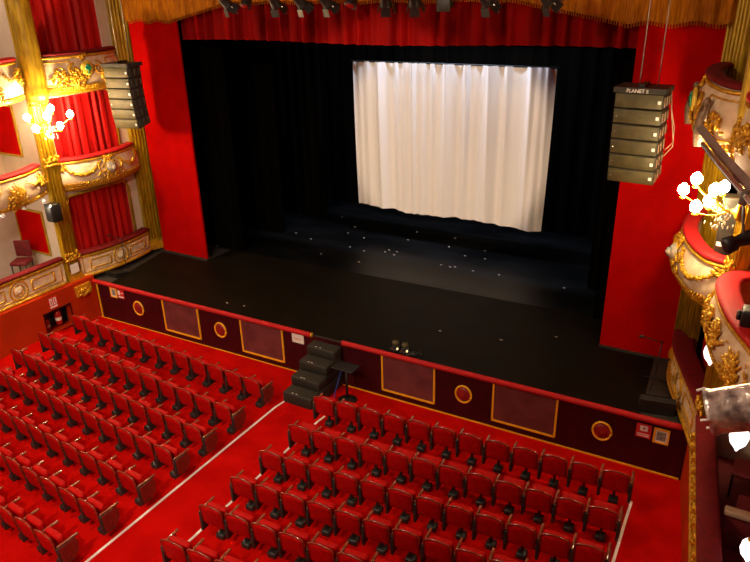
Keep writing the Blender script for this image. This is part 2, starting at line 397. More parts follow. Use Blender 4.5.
for x in (-14.15, -11.23, -4.55, -1.67):
    mb = MB(); mb.lathe([(.01, .0), (.165, .0), (.165, .025), (.12, .045), (.04, .055), (0.0, .056)], 24, (x, FY, .44), (0, -1, 0))
    b = obj('oval_boss', mb, 'ovalred', sf)
    mb = MB(); mb.tube([(x + .175 * math.cos(a), FY - .02, .44 + .20 * math.sin(a)) for a in [2 * PI * i / 24 for i in range(25)]], .024, 8); obj('boss_ring', mb, 'goldline', b)

def sign(name, x, z, w, h, base, label, deco=None, frame=None):
    t = thing(name, label, 'sign', (x, FY - .01, z - h / 2))
    mb = MB(); mb.box(x - w / 2, x + w / 2, FY - .015, FY - .003, z - h / 2, z + h / 2); obj('plate', mb, base, t)
    if frame:
        mb = MB(); e = .03
        for a, b, c, d in ((x - w / 2 - e, x - w / 2, z - h / 2 - e, z + h / 2 + e), (x + w / 2, x + w / 2 + e, z - h / 2 - e, z + h / 2 + e), (x - w / 2, x + w / 2, z + h / 2, z + h / 2 + e), (x - w / 2, x + w / 2, z - h / 2 - e, z - h / 2)):
            mb.box(a, b, FY - .03, FY - .003, c, d)
        obj('frame', mb, frame, t)
    if deco:
        for nm, m_, rects in deco:
            mb = MB()
            for a, b, c, d in rects: mb.box(x + a * w, x + b * w, FY - .018, FY - .014, z + c * h, z + d * h)
            obj(nm, mb, m_, t)
    t.location.y += SL * (x + 8.1); t.rotation_euler.z = SL
    return t
sign('framed_notice', -15.06, .74, .20, .24, 'paper', 'small framed picture notice at the left end of the stage front', [('print', 'photo', [(-.35, .35, -.35, .4)])], 'goldline')
sign('safety_sign', -14.78, .74, .24, .26, 'signred', 'red and white safety sign at the left end of the stage front', [('symbol', 'white', [(-.45, -.1, -.1, .4), (-.4, .4, -.42, -.25), (.1, .4, .1, .2)])])
sign('paper_notice', -8.80, .77, .34, .24, 'paper', 'plain white paper notice on the stage front left of the steps', [('writing', 'signred', [(-.35, .3, -.02, .03), (-.3, .2, -.15, -.12)])])
sign('safety_sign', -.935, .68, .27, .30, 'signred', 'red safety sign with white pictogram at the right end of the stage front', [('symbol', 'white', [(-.25, .25, .0, .38), (-.4, .4, -.25, -.2), (-.4, .4, -.38, -.33)]), ('pictogram', 'signred', [(-.08, .08, .1, .3), (.0, .18, .22, .28)])])
sign('framed_notice', -.62, .66, .22, .26, 'paper', 'framed grey picture notice beside the right-hand red safety sign', [('print', 'photo', [(-.36, .36, -.36, .36)])], 'goldline')

sf.rotation_euler.z = SL
# ------------------------------------------------------------------ steps, stand table
st = thing('stage_steps', 'black four-tread steps leading up to the stage from the centre aisle', 'steps', (-7.9, 10.7, 0))
for i in range(4):
    y0 = 10.06 + i * .335; z1 = .225 * (i + 1)
    mb = MB(); mb.rbox(-8.29, -7.53, y0, 11.40, z1 - .215 if i else -.12, z1, .035); s_ = obj('step_block', mb, 'blacksteps', st)
    mb = MB()
    for k in range(2):
        xx = -8.05 + k * .09 + random.uniform(0, .03); mb.blob((xx, y0 + .05, z1 + .001), (.03, .012, .004))
    obj('pale_smudge', mb, 'paper', s_)  # small pale smudges near the front of each tread
tb = thing('stand_table', 'small black pedestal table standing right of the stage steps', 'table', (-7.1, 10.86, 0))
mb = MB(); mb.rbox(-7.40, -6.84, 10.70, 11.06, .73, .76, .012); obj('table_top', mb, 'black', tb)
mb = MB(); mb.tube([(-7.1, 10.88, -.10), (-7.1, 10.88, .73)], .03, 10); obj('column', mb, 'black', tb)
mb = MB(); mb.lathe([(.22, 0), (.22, .02), (.10, .05), (.03, .08)], 20, (-7.1, 10.88, -.135)); obj('round_base', mb, 'black', tb)
mb = MB(); mb.tube([(-7.42, 11.2, .5), (-7.40, 11.0, .25), (-7.36, 10.8, .1), (-7.3, 10.6, -.06), (-7.2, 10.55, -.08)], .012, 6)
single('cable', mb, 'blue', 'blue cable dangling between the stage steps and the pedestal table', 'cable')

# ------------------------------------------------------------------ seats
def outline(w, z0, z1, arch, r=.06, n=6):
    pts = [(-w / 2 + r * .4, z0), (w / 2 - r * .4, z0), (w / 2, z0 + r * .5)]
    pts.append((w / 2, z1 - arch - r))
    for i in range(1, n): a = PI / 2 * i / n; pts.append((w / 2 - r + r * math.cos(a), z1 - arch - r + r * math.sin(a)))
    for i in range(5):
        u = 1 - 2 * (i + .5) / 5; pts.append(((w / 2 - r) * u, z1 - arch * u * u))
    for i in range(1, n): a = PI / 2 + PI / 2 * i / n; pts.append((-w / 2 + r + r * math.cos(a), z1 - arch - r + r * math.sin(a)))
    pts.append((-w / 2, z1 - arch - r)); pts.append((-w / 2, z0 + r * .5))
    return pts
def pillow(poly, th, xf, bulge=.02):
    """closed upholstered slab: outline rings shrinking to bulged faces"""
    mb = MB(); n = len(poly); cx = sum(p[0] for p in poly) / n; cz = sum(p[1] for p in poly) / n
    rings = [(.0, -th / 2 - bulge, 0), (.55, -th / 2 - bulge * .8, 1), (.93, -th / 2, 1), (1, -th / 4, 1), (1, th / 4, 1), (.93, th / 2, 1), (.55, th / 2 + bulge * .8, 1), (.0, th / 2 + bulge, 0)]
    vs = []; fs = []; st_ = []
    for k, d, full in rings:
        st_.append(len(vs))
        if full:
            for a, b in poly: vs.append(xf(V((cx + (a - cx) * k, d, cz + (b - cz) * k))))
        else: vs.append(xf(V((cx, d, cz))))
    for i in range(n): j = (i + 1) % n; fs.append((st_[0], st_[1] + j, st_[1] + i)); fs.append((st_[7], st_[6] + i, st_[6] + j))
    for q in range(1, 6):
        for i in range(n): j = (i + 1) % n; fs.append((st_[q] + i, st_[q] + j, st_[q + 1] + j, st_[q + 1] + i))
    mb.add(vs, fs, True); return mb
PITCH = .508
bw = .432
def backxf(p):   # tilt the back: leans away from the stage
    z = p.z; return V((p.x, p.y - .14 - .14 * (z - .33), z))
def make_seat(n_arms, name_label):
    r = thing('theatre_seat', name_label, 'seat')
    mb = MB()
    mb.rbox(-.08, .08, -.09, .07, 0, .11, .02); mb.box(-.022, .022, -.03, .03, .10, .36)
    mb.box(-.10, .10, -.06, .08, .34, .385)
    obj('pedestal', mb, 'blackiron', r)
    poly = outline(bw - .03, .36, .81, .03)
    obj('backrest', pillow(poly, .05, backxf, .014), 'seat', r)
    fr = outline(bw, .35, .825, .03); k = [q for q in fr[2:-1]] + [fr[-1]]
    mb = MB(); mb.tube([backxf(V((a, -.012, b))) for a, b in k], .016, 6); obj('back_frame', mb, 'lacquer', r)
    cpoly = outline(bw - .03, 0, .32, .0, .05)
    c = obj('seat_cushion', pillow(cpoly, .09, lambda p: V((p.x, p.y, p.z)), .02), 'seat', r)
    c.location = (0, -.005, .375); c.rotation_euler = (math.radians(4), 0, 0)
    for s in ((-1, 1) if n_arms == 2 else (-1,)):
        x = s * PITCH / 2
        mb = MB(); mb.rbox(x - .022, x + .022, -.17, .20, .585, .62, .012); a = obj('armrest', mb, 'armwood', r)
        mb = MB(); mb.rbox(x - .026, x + .026, -.19, .06, .20, .59, .01); obj('arm_support_shade', mb, 'blackiron', a)  # real support, made black and wide to paint in the shade between seats
    return r
def add_end(r, s):
    x = s * (PITCH / 2 + .005)
    mb = MB(); mb.prism([(-.14, .24), (.06, .24), (.14, .32), (.16, .50), (.12, .575), (-.17, .575)], (.03 * s, 0, 0), (x, 0, 0), (0, 1, 0), (0, 0, 1))
    obj('end_panel', mb, 'endred', r)
protoA = make_seat(1, 'x'); protoB = make_seat(2, 'x')
protoE = make_seat(2, 'x'); add_end(protoE, 1)      # end seat, panel on its right
protoF = make_seat(1, 'x'); add_end(protoF, -1)     # end seat, panel on its left
NUM = ['front', 'second', 'third', 'fourth', 'fifth', 'sixth', 'seventh', 'eighth', 'ninth', 'tenth', 'eleventh', 'twelfth']
ORD = ['first', 'second', 'third', 'fourth', 'fifth', 'sixth', 'seventh', 'eighth', 'ninth', 'tenth', 'eleventh', 'twelfth', 'thirteenth', 'fourteenth']
def vis(x, y):
    for dx in (-.26, .26):
        for dy, z in ((-.22, .82), (.2, .6), (0, 0), (0, .8)):
            a, b = project((x + dx, y + dy, z))
            if -2 < a < 752 and -2 < b < 564: return True
    return False
used = set()
def place(proto, x, y, rz, label, group, tilt):
    if id(proto) in used: r = copy_tree(proto)
    else: r = proto; used.add(id(proto))
    r.location = (x, y, 0); r.rotation_euler = (0, 0, rz); r['label'] = label; r['group'] = group
    for ch in r.children:
        if ch.name.startswith('seat_cushion'): ch.rotation_euler = (tilt, 0, 0)
    return r
rowR = [9.76, 8.72, 7.83, 7.02, 6.25, 5.40, 4.5]
for i, y0 in enumerate(rowR):
    for k in range(12):
        x = (-6.72 + k * PITCH) if i else (-6.84 + k * .519); y = y0 + .083 * (x + 6.72) if i else y0 + .074 * (x + 6.72)
        if not vis(x, y): continue
        last = k == 11; p = protoE if last else (protoF if k == 0 else protoA)
        lab = 'red tip-up seat, right block, %s row, %s from the centre aisle' % (NUM[i], ORD[k]) if k else 'red tip-up seat, right block, %s row, on the centre aisle' % NUM[i]
        if last: lab = 'red tip-up seat, right block, %s row, last before the right side aisle' % NUM[i]
        place(p, x, y, math.radians(4.2), lab, 'tip-up seats in the right block of the stalls', math.radians(-55 - random.uniform(0, 8) if i == 1 else random.uniform(1, 8)))
rowL = [9.64, 8.60, 7.77, 7.02, 6.18, 5.38, 4.58]
PL = .545
for i, y0 in enumerate(rowL):
    xe = -8.60 if i == 0 else -8.50 - .02 * i
    for k in range(14):
        x = xe - k * (PL if i < 2 else .53); y = y0 - .052 * (x - xe)
        if x < -14.62 or not vis(x, y): continue
        p = protoE if k == 0 else protoA
        wallend = x - PL < -15.3 and i
        lab = 'red tip-up seat, left block, %s row, %s from the centre aisle' % (NUM[i], ORD[k]) if k else 'red tip-up seat, left block, %s row, on the centre aisle' % NUM[i]
        tilt = math.radians(random.uniform(2, 10))
        if i == 1 and k > 4: tilt = math.radians(-36 - random.uniform(0, 8))
        if i in (2, 3) and x < -13.95:
            tilt = math.radians(-82); lab = 'red seat folded down, left block, %s row, %s from the aisle' % (NUM[i], ORD[k])
        place(p, x, y, -math.radians(3), lab, 'tip-up seats in the left block of the stalls', tilt)
if id(protoB) not in used:
    for ch in list(protoB.children):
        for g in list(ch.children): bpy.data.objects.remove(g)
        bpy.data.objects.remove(ch)
    bpy.data.objects.remove(protoB)

# aisle strips
def strip(p0, p1, label):
    d = (V(p1) - V(p0)).normalized(); nrm = V((-d.y, d.x)) * .023
    mb = MB(); n = 10
    q = [V(p0) + nrm, V(p1) + nrm, V(p1) - nrm, V(p0) - nrm]
    for h in (.002, .012): mb.grid(lambda u, v: (lambda w: V((w.x, w.y, fz(w.y) + h)))(q[0].lerp(q[1], u).lerp(q[3].lerp(q[2], u), v)), 60, 1, False)
    single('aisle_strip', mb, 'strip', label, 'edging strip')
strip((-8.26, 10.2), (-8.33, 3.5), 'thin pale strip on the carpet along the left seat block')
strip((-7.13, 10.0), (-7.16, 3.8), 'thin pale strip on the carpet along the aisle side of the right seat block')
strip((-.85, 10.42), (-.82, 6.5), 'thin pale strip on the carpet along the right side aisle')

# ------------------------------------------------------------------ boxes and balconies
def catmull(pts, n=8):
    P = [V((*p, 0)) for p in pts]; P = [P[0] * 2 - P[1]] + P + [P[-1] * 2 - P[-2]]; out = []
    for i in range(1, len(P) - 2):
        for k in range(n):
            t = k / n; a, b, c, d = P[i - 1], P[i], P[i + 1], P[i + 2]
            out.append(.5 * ((2 * b) + (c - a) * t + (2 * a - 5 * b + 4 * c - d) * t * t + (3 * b - a - 3 * c + d) * t ** 3))
    out.append(P[-2]); return out
class Front:
    def __init__(s, plan, side, z0, z1, bul=.0):
        s.P = catmull(plan); s.side = side; s.z0 = z0; s.z1 = z1; s.bul = bul
        s.S = [0]
        for a, b in zip(s.P, s.P[1:]): s.S.append(s.S[-1] + (b - a).length)
        s.L = s.S[-1]
    def at(s, d):
        d = max(0, min(s.L - 1e-6, d)); i = 0
        while s.S[i + 1] < d: i += 1
        t = (d - s.S[i]) / (s.S[i + 1] - s.S[i]); p = s.P[i].lerp(s.P[i + 1], t)
        a = s.P[max(0, i - 1)]; b = s.P[min(len(s.P) - 1, i + 2)]; tg = (b - a).normalized()
        return p, V((tg.y, -tg.x, 0)) * s.side, tg
    def prof(s, t): return s.bul * math.sin(PI * max(0, min(1, t)) ** .75)
    def pt(s, u, t, off=0):
        p, n, tg = s.at(u * s.L); q = p + n * (s.prof(t) + off); q.z = s.z0 + (s.z1 - s.z0) * t; return q
    def n(s, u): return s.at(u * s.L)[1]
    def base(s): p = s.pt(.5, 0); return (p.x, p.y, s.z0)
    def shell(s, th=.08):
        mb = MB(); N = 40
        mb.grid(lambda u, v: s.pt(u, v), N, 10); mb.grid(lambda u, v: s.pt(u, v, -th - s.prof(v)), N, 4)
        mb.grid(lambda u, v: s.pt(u, 0, -(th) * v), N, 1, False)
        for u in (0, 1): mb.grid(lambda a, v: s.pt(u, v, -(th + s.prof(v)) * a), 1, 10, False)
        return mb
    def mould(s, t, r, off=.0, u0=0, u1=1, n=8):
        mb = MB(); N = 40; mb.tube([s.pt(u0 + (u1 - u0) * i / N, t, off) for i in range(N + 1)], r, n); return mb
    def cushion(s, w=.26, h=.1, inner=.0):
        # padded rail: rounded profile swept along the plan
        mb = MB(); N = 44; k = 12; pr = []
        for i in range(k):
            a = 2 * PI * i / k; ca, sa = math.cos(a), math.sin(a)
            pr.append((w / 2 * math.copysign(abs(ca) ** .6, ca) - w / 2 + .06, h / 2 * math.copysign(abs(sa) ** .7, sa) + h / 2))
        vs = []; fs = []
        for i in range(N + 1):
            p, nn, tg = s.at(s.L * i / N)
            for o, z in pr: q = p + nn * o; q.z = s.z1 + z; vs.append(q)
        for i in range(N):
            for j in range(k): j2 = (j + 1) % k; fs.append((i * k + j, i * k + j2, (i + 1) * k + j2, (i + 1) * k + j))
        fs.append(tuple(range(k))[::-1]); fs.append(tuple(N * k + j for j in range(k)))
        mb.add(vs, fs, True); return mb
    def slab(s, xin, th=.12, z=None):
        z = s.z0 if z is None else z
        mb = MB(); N = 30
        for zz in (z, z - th): mb.grid(lambda u, v: (lambda a: V((a.x + (xin - a.x) * v, a.y, zz)))(s.pt(u, 0)), N, 1, False)
        mb.grid(lambda u, v: (lambda a: V((a.x, a.y, z - th * v)))(s.pt(u, 0)), N, 1, False)
        return mb
    # relief ornament -------------------------------------------------
    def path(s, mb, pts, r, off=.02, n=6):
        mb.tube([s.pt(u, t, off) for u, t in pts], r, n); return mb
    def leaves(s, mb, u, t, R, cnt, seed=0, off=.03, size=.06):
        rnd = random.Random(seed); H = s.z1 - s.z0
        for i in range(cnt):
            a = rnd.uniform(0, 2 * PI); rr = R * math.sqrt(rnd.random())
            uu = u + rr * math.cos(a) / s.L; tt = t + rr * math.sin(a) / H
            if not (0 <= uu <= 1 and -.1 <= tt <= 1): continue
            c = s.pt(uu, tt, off + rnd.uniform(0, .025)); _, n_, tg = s.at(uu * s.L)
            d = tg * math.cos(a + .6) + V((0, 0, 1)) * math.sin(a + .6)
            mb.blob(c, (size * rnd.uniform(.7, 1.3), size * .45, size * .5), d)
    def scroll(s, mb, u, t, R, dirn=1, turns=1.4, r=.018, start=0, off=.03):
        H = s.z1 - s.z0; pts = []
        for i in range(22):
            k = i / 21; a = start + dirn * turns * 2 * PI * k; rr = R * (1 - .85 * k)
            pts.append((u + rr * math.cos(a) / s.L, t + rr * math.sin(a) / H))
        s.path(mb, pts, [r * (1 - .5 * i / 21) for i in range(22)], off)
    def garland(s, mb, u0, u1, t, sag, seed=0, size=.065):
        rnd = random.Random(seed); n = int((u1 - u0) * s.L / .045)
        for i in range(n):
            k = (i + .5) / n; u = u0 + (u1 - u0) * k; tt = t - sag * 4 * k * (1 - k)
            wd = .6 + .6 * math.sin(PI * k)
            for q in range(2):
                c = s.pt(u + rnd.uniform(-.005, .005), tt + rnd.uniform(-.03, .03), .03 + rnd.uniform(0, .02)); _, n_, tg = s.at(u * s.L)
                mb.blob(c, (size * wd, size * .55 * wd, size * .6 * wd), tg + V((0, 0, rnd.uniform(-1, 1))))
    def rectframe(s, mb, u0, u1, t0, t1, r=.018):
        N = 8
        for ta in (t0, t1): s.path(mb, [(u0 + (u1 - u0) * i / N, ta) for i in range(N + 1)], r, .008)
        for ua in (u0, u1): s.path(mb, [(ua, t0 + (t1 - t0) * i / 3) for i in range(4)], r, .008)
    def ring(s, mb, u, t, R, r=.02, off=.012):
        H = s.z1 - s.z0
        s.path(mb, [(u + R * math.cos(2 * PI * i / 28) / s.L, t + R * math.sin(2 * PI * i / 28) / H) for i in range(29)], r, off)

def balcony(name, label, F, kind, cush='cushion', xin=None, cat='theatre box', seed=0, cw=.26):
    t = thing(name, label, cat, F.base(), 'theatre box fronts along the side walls')
    obj('parapet', F.shell(), 'cream', t)
    obj('padded_rail', F.cushion(w=cw, h=.10), cush, t)
    mb = F.mould(.96, .032, .02); mb2 = F.mould(.02, .04, .02); obj('upper_moulding', mb, 'gold', t); lm = obj('lower_moulding', mb2, 'gold', t)
    if xin is not None: obj('box_floor', F.slab(xin, .06), 'redseatdark' if F.z0 < 2 else 'goldpaint', t)
    H = F.z1 - F.z0; L = F.L
    g = MB()
    if kind == 'flat':
        n = max(1, round(L / 2.6))
        for i in range(n):
            a, b = i / n, (i + 1) / n; w = b - a
            F.rectframe(g, a + .04 * w, b - .04 * w, .16, .86, .016)
            F.rectframe(g, a + .12 * w, a + .36 * w, .30, .70, .022)
            F.rectframe(g, b - .36 * w, b - .12 * w, .30, .70, .022)
            F.ring(g, a + .5 * w, .5, .25, .024); F.ring(g, a + .5 * w, .5, .15, .018)
        obj('gilded_frames', g, 'gold', t)
        for i in range(n):
            g = MB(); u = (i + .5) / n; c = F.pt(u, .5, .0); g.lathe([(.14, 0), (.13, .02), (.05, .035), (.0, .036)], 16, c, F.n(u))
            obj('medallion', g, 'cream', t)
    elif kind == 'swag':
        F.garland(g, .05, .40, .86, .36, seed, .05); F.garland(g, .64, .95, .86, .36, seed + 1, .05)
        for u, q in ((.43, 1), (.61, -1)):
            F.scroll(g, u, .62, .16, q, 1.3, .028, PI / 2)
            F.scroll(g, u - .03 * q, .34, .11, -q, 1.2, .02, PI)
        F.leaves(g, .52, .88, .15, 44, seed + 2); F.leaves(g, .52, .25, .2, 44, seed + 3)
        F.leaves(g, .05, .8, .09, 14, seed + 4); F.leaves(g, .95, .8, .09, 14, seed + 5)
        n = int(L / .05)
        for i in range(n):   # frieze of leaves at the foot
            u = (i + .5) / n; rnd = random.Random(i + seed)
            for q in range(3):
                _, n_, tg = F.at(u * L); g.blob(F.pt(u, .06 + .07 * q, .03), (.045, .02, .022), tg * rnd.uniform(-1, 1) + V((0, 0, 1)))
        obj('gilded_relief', g, 'gold', t)
        g = MB(); c = F.pt(.52, .56, .01); nn = F.n(.52)
        g.lathe([(.15, 0), (.15, .05), (.10, .10), (.0, .12)], 16, c, nn, sy=1.2)
        g.blob(c + nn * .12 + V((0, 0, .0)), (.05, .07, .09), nn); g.blob(c + nn * .15, (.03, .02, .035), nn)
        obj('mask_cartouche', g, 'bluegrey', t)
    elif kind == 'arms':
        F.rectframe(g, .04, .30, .22, .84, .016); F.rectframe(g, .74, .96, .22, .84, .016)
        for u, q in ((.33, 1), (.60, -1)):
            F.scroll(g, u, .60, .17, q, 1.4, .03, PI / 2); F.scroll(g, u - .06 * q, .34, .12, -q, 1.2, .024, 0)
        F.leaves(g, .46, .97, .10, 24, seed); F.leaves(g, .36, .40, .24, 76, seed + 1); F.leaves(g, .72, .40, .22, 70, seed + 2)
        F.scroll(g, .17, .56, .14, 1, 1.5, .02); F.scroll(g, .86, .56, .13, -1, 1.5, .02)
        F.leaves(g, .17, .4, .2, 46, seed + 3); F.leaves(g, .86, .4, .2, 46, seed + 4)
        n = int(L / .045)
        for i in range(n):
            u = (i + .5) / n; rnd = random.Random(i + seed)
            for q in range(3):
                _, n_, tg = F.at(u * L); g.blob(F.pt(u, .02 + .06 * q, .03), (.05, .024, .024), tg * rnd.uniform(-1, 1) + V((0, 0, 1)))
        obj('gilded_relief', g, 'gold', t)
        c = F.pt(.46, .60, .02); nn = F.n(.46); g = MB()
        g.lathe([(.20, 0), (.20, .03), (.15, .06), (.0, .07)], 20, c, nn, sy=1.0); sh = obj('shield', g, 'yellow', t)
        g = MB(); tgx = F.at(.46 * L)[2]; c2 = c + nn * .075
        for a, b, r in ((-.05, .03, .05), (.05, .03, .05), (0, .08, .055), (0, .0, .045)): g.blob(c2 + tgx * a + V((0, 0, b)), (.03, r, r), nn)
        g.tube([c2 + V((0, 0, -.11)), c2], .014, 6); g.blob(c2 + V((0, 0, -.11)), (.02, .05, .015), nn)
        obj('tree_emblem', g, 'green', sh)
    elif kind == 'spray':
        n = max(1, round(L / 1.9))
        for i in range(n):
            u = (i + .5) / n
            for k in range(9):
                a = PI * k / 8
                R = .26 + .04 * (k % 2)
                F.path(g, [(u + R * q * math.cos(a + .3 * q) / L, .42 + R * q * math.sin(a + .3 * q) / H) for q in (0, .25, .5, .75, 1)], [.03, .03, .026, .02, .008], .03)
            F.leaves(g, u, .42, .16, 60, seed + i); F.leaves(g, u, .22, .3, 60, seed + i + 20)
            F.garland(g, max(0, u - .42 / n), u - .15 / n, .8, .25, seed + 7, .035); F.garland(g, u + .15 / n, min(1, u + .42 / n), .8, .25, seed + 8, .035)
            F.leaves(g, i / n + .03, .6, .18, 44, seed + i + 40); F.leaves(g, (i + 1) / n - .03, .6, .18, 44, seed + i + 60)
        nn_ = int(L / .06)
        for i in range(nn_):
            u = (i + .5) / nn_; _, n_, tg = F.at(u * L); g.blob(F.pt(u, .07, .03), (.04, .02, .022), tg + V((0, 0, random.uniform(-1, 1))))
        obj('gilded_relief', g, 'gold', t)
    elif kind == 'rope':
        n = int(L / .30); F.path(g, [(i / 40, .5) for i in range(41)], .03, .02)
        for i in range(n):
            u = i / n; w = 1 / n
            F.path(g, [(u + w * q, .15 + .7 * q) for q in (0, .25, .5, .75, 1)], [.02, .05, .055, .05, .02], .02)
            F.leaves(g, u + .5 * w, .5, .09, 5, seed + i)
        obj('gilded_relief', g, 'gold', t)
    return t

# left: three stacked boxes next to the stage
FLb1 = Front([(-16.05, 11.15), (-15.86, 11.7), (-15.78, 12.4), (-15.82, 13.2), (-15.93, 13.62)], 1, 1.10, 1.72)
FLb2 = Front([(-16.12, 11.18), (-15.82, 11.65), (-15.70, 12.35), (-15.78, 13.1), (-16.0, 13.62)], 1, 3.62, 4.36, .13)
FLb3 = Front([(-16.12, 11.25), (-15.88, 11.7), (-15.76, 12.35), (-15.84, 13.1), (-16.02, 13.55)], 1, 6.12, 7.02, .12)
balcony('stage_box', 'cream and gold stage-level box front at the left, with circle medallion and dark red rail', FLb1, 'flat', 'darkcushion', -17.5, cw=.3)
balcony('stage_box', 'bombe box front with gold garlands and a mask, middle tier left beside the stage', FLb2, 'swag', 'cushion', -17.5, seed=5)
balcony('stage_box', 'top left box front beside the stage with yellow shield and green tree', FLb3, 'arms', 'darkcushion', -17.5, seed=9)
FLz1 = Front([(-15.90, 5.0), (-15.96, 7), (-15.98, 9), (-16.0, 10.62)], 1, 1.14, 1.80)
FLz2 = Front([(-15.62, 6.2), (-15.58, 7.4), (-15.66, 8.8), (-15.80, 9.9), (-16.12, 10.62)], 1, 3.66, 4.38, .10)
FLz3 = Front([(-15.62, 6.2), (-15.60, 7.4), (-15.68, 8.8), (-15.80, 9.9), (-16.12, 10.62)], 1, 6.12, 7.0, .10)
balcony('box_parapet', 'long cream parapet with gold frames above the orange-red left wall', FLz1, 'flat', 'darkcushion', -17.8, cw=.22)
balcony('balcony_front', 'cream balcony front with gold leaf spray, middle tier at the far left edge', FLz2, 'spray', 'cushion', -17.8, seed=15)
balcony('balcony_front', 'cream and gold balcony front in the top left corner of the view', FLz3, 'spray', 'cushion', -17.8, seed=25)
# right: mirrored boxes
FRb1 = Front([(-0.80, 13.80), (-0.74, 13.10), (-0.54, 12.40), (-0.24, 11.50), (-0.04, 10.85)], 1, 1.02, 1.74)
FRn1 = Front([(-.06, 10.75), (.10, 9.3), (.31, 7.4), (.55, 5.5), (.8, 3.5)], 1, 1.14, 1.74)
FRb2 = Front([(-0.68, 13.98), (-0.84, 13.60), (-0.90, 12.85), (-0.74, 12.00), (-0.42, 11.32), (-0.02, 11.10)], 1, 3.62, 4.36, .13)
FRn2 = Front([(.62, 10.85), (.12, 10.72), (-.10, 10.45), (-.12, 9.95), (.07, 9.1), (.42, 8.25), (.82, 7.3), (1.15, 6.2), (1.35, 5), (1.4, 4)], 1, 3.66, 4.38, .10)
FRb3 = Front([(-0.66, 14.00), (-0.88, 13.60), (-0.94, 12.80), (-0.76, 11.70), (-0.46, 11.02), (-0.12, 10.95)], 1, 6.12, 7.02, .14)
FRn3 = Front([(0.46, 10.75), (-0.04, 10.65), (-0.20, 10.30), (-0.14, 9.70), (0.16, 9.00), (0.61, 8.20), (1.01, 7.00), (1.16, 5.50), (1.16, 4.00)], 1, 6.12, 7.02, .08)
balcony('stage_box', 'stage-level box front at the right edge of the stage, with wide dark red rail', FRb1, 'flat', 'darkcushion', 1.8, cw=.42)
balcony('box_parapet', 'long gold rope-moulded parapet with red velvet top running down the right edge', FRn1, 'rope', 'darkcushion', 1.8, cw=.30)
balcony('stage_box', 'bulging box front with gold garlands, middle tier right, under the lit sconce', FRb2, 'swag', 'cushion', 1.8, seed=35)
balcony('balcony_front', 'nearest cream balcony front with gold leaf clusters and thick salmon-red rail, right edge', FRn2, 'spray', 'cushion', 1.8, seed=45, cw=.32)
balcony('stage_box', 'top right box front with dark red horseshoe rail and rich gilt figures', FRb3, 'arms', 'darkcushion', 1.8, seed=55)
balcony('balcony_front', 'sliver of top tier balcony front at the upper right edge', FRn3, 'spray', 'cushion', 1.8, seed=65)

# gilt figures on the top right box
box3 = [o for o in bpy.data.objects if o.get('label', '').startswith('top right box front')][0]
for u, h in ((.30, .62), (.80, .55)):
    mb = MB(); b = FRb3.pt(u, .05, .12); n_ = FRb3.n(u); tg = FRb3.at(u * FRb3.L)[2]
    mb.tube([b, b + V((0, 0, .25)) + n_ * .05, b + V((0, 0, .45)) + n_ * .02, b + V((0, 0, .55)), b + V((0, 0, .60)), b + V((0, 0, .66)), b + V((0, 0, .70))], [.10, .09, .085, .03, .055, .055, .02], 8)
    for s_ in (-1, 1): mb.tube([b + V((0, 0, .48)) + tg * .03 * s_, b + tg * .16 * s_ + V((0, 0, .40)) + n_ * .05, b + tg * .12 * s_ + V((0, 0, .62))], [.03, .025, .02], 6)
    obj('gilt_figure', mb, 'bronze', box3)

# pilasters -----------------------------------------------------------
def pilaster(label, corner_a, corner_b, z0, z1, depth, inward, flutes=5, rnd_from=None):
    """flat pilaster between plan points a and b, flutes raised along its face"""
    a = V((*corner_a, 0)); b = V((*corner_b, 0)); tg = (b - a).normalized(); n_ = V((tg.y, -tg.x, 0)) * inward; w = (b - a).length
    t = thing('pilaster', label, 'pilaster', (*((a + b) / 2).xy, z0), 'gilded pilasters on the side walls')
    def bx(m_, u0, u1, o0, o1, za, zb):
        q = [a + tg * u0 + n_ * o0, a + tg * u1 + n_ * o0, a + tg * u1 + n_ * o1, a + tg * u0 + n_ * o1]
        m_.prism([(p.x, p.y) for p in q], (0, 0, zb - za), (0, 0, za), (1, 0, 0), (0, 1, 0))
    mb = MB(); bx(mb, 0, w, -depth, 0, z0, z1); obj('shaft', mb, 'goldpaint', t)
    mb = MB()
    for i in range(flutes):
        u = w * (i + .5) / flutes; r = w / flutes * .36
        mb.tube([a + tg * u + V((0, 0, z0 + .35)), a + tg * u + V((0, 0, z1 - .1))], r, 8)
    obj('fluting', mb, 'goldpaint', t)
    mb = MB(); bx(mb, -.02, w + .02, -.02, .05, z0, z0 + .16); bx(mb, -.01, w + .01, -.02, .035, z0 + .16, z0 + .22); obj('base_moulding', mb, 'gold', t)
    return t, a, b, tg, n_, w
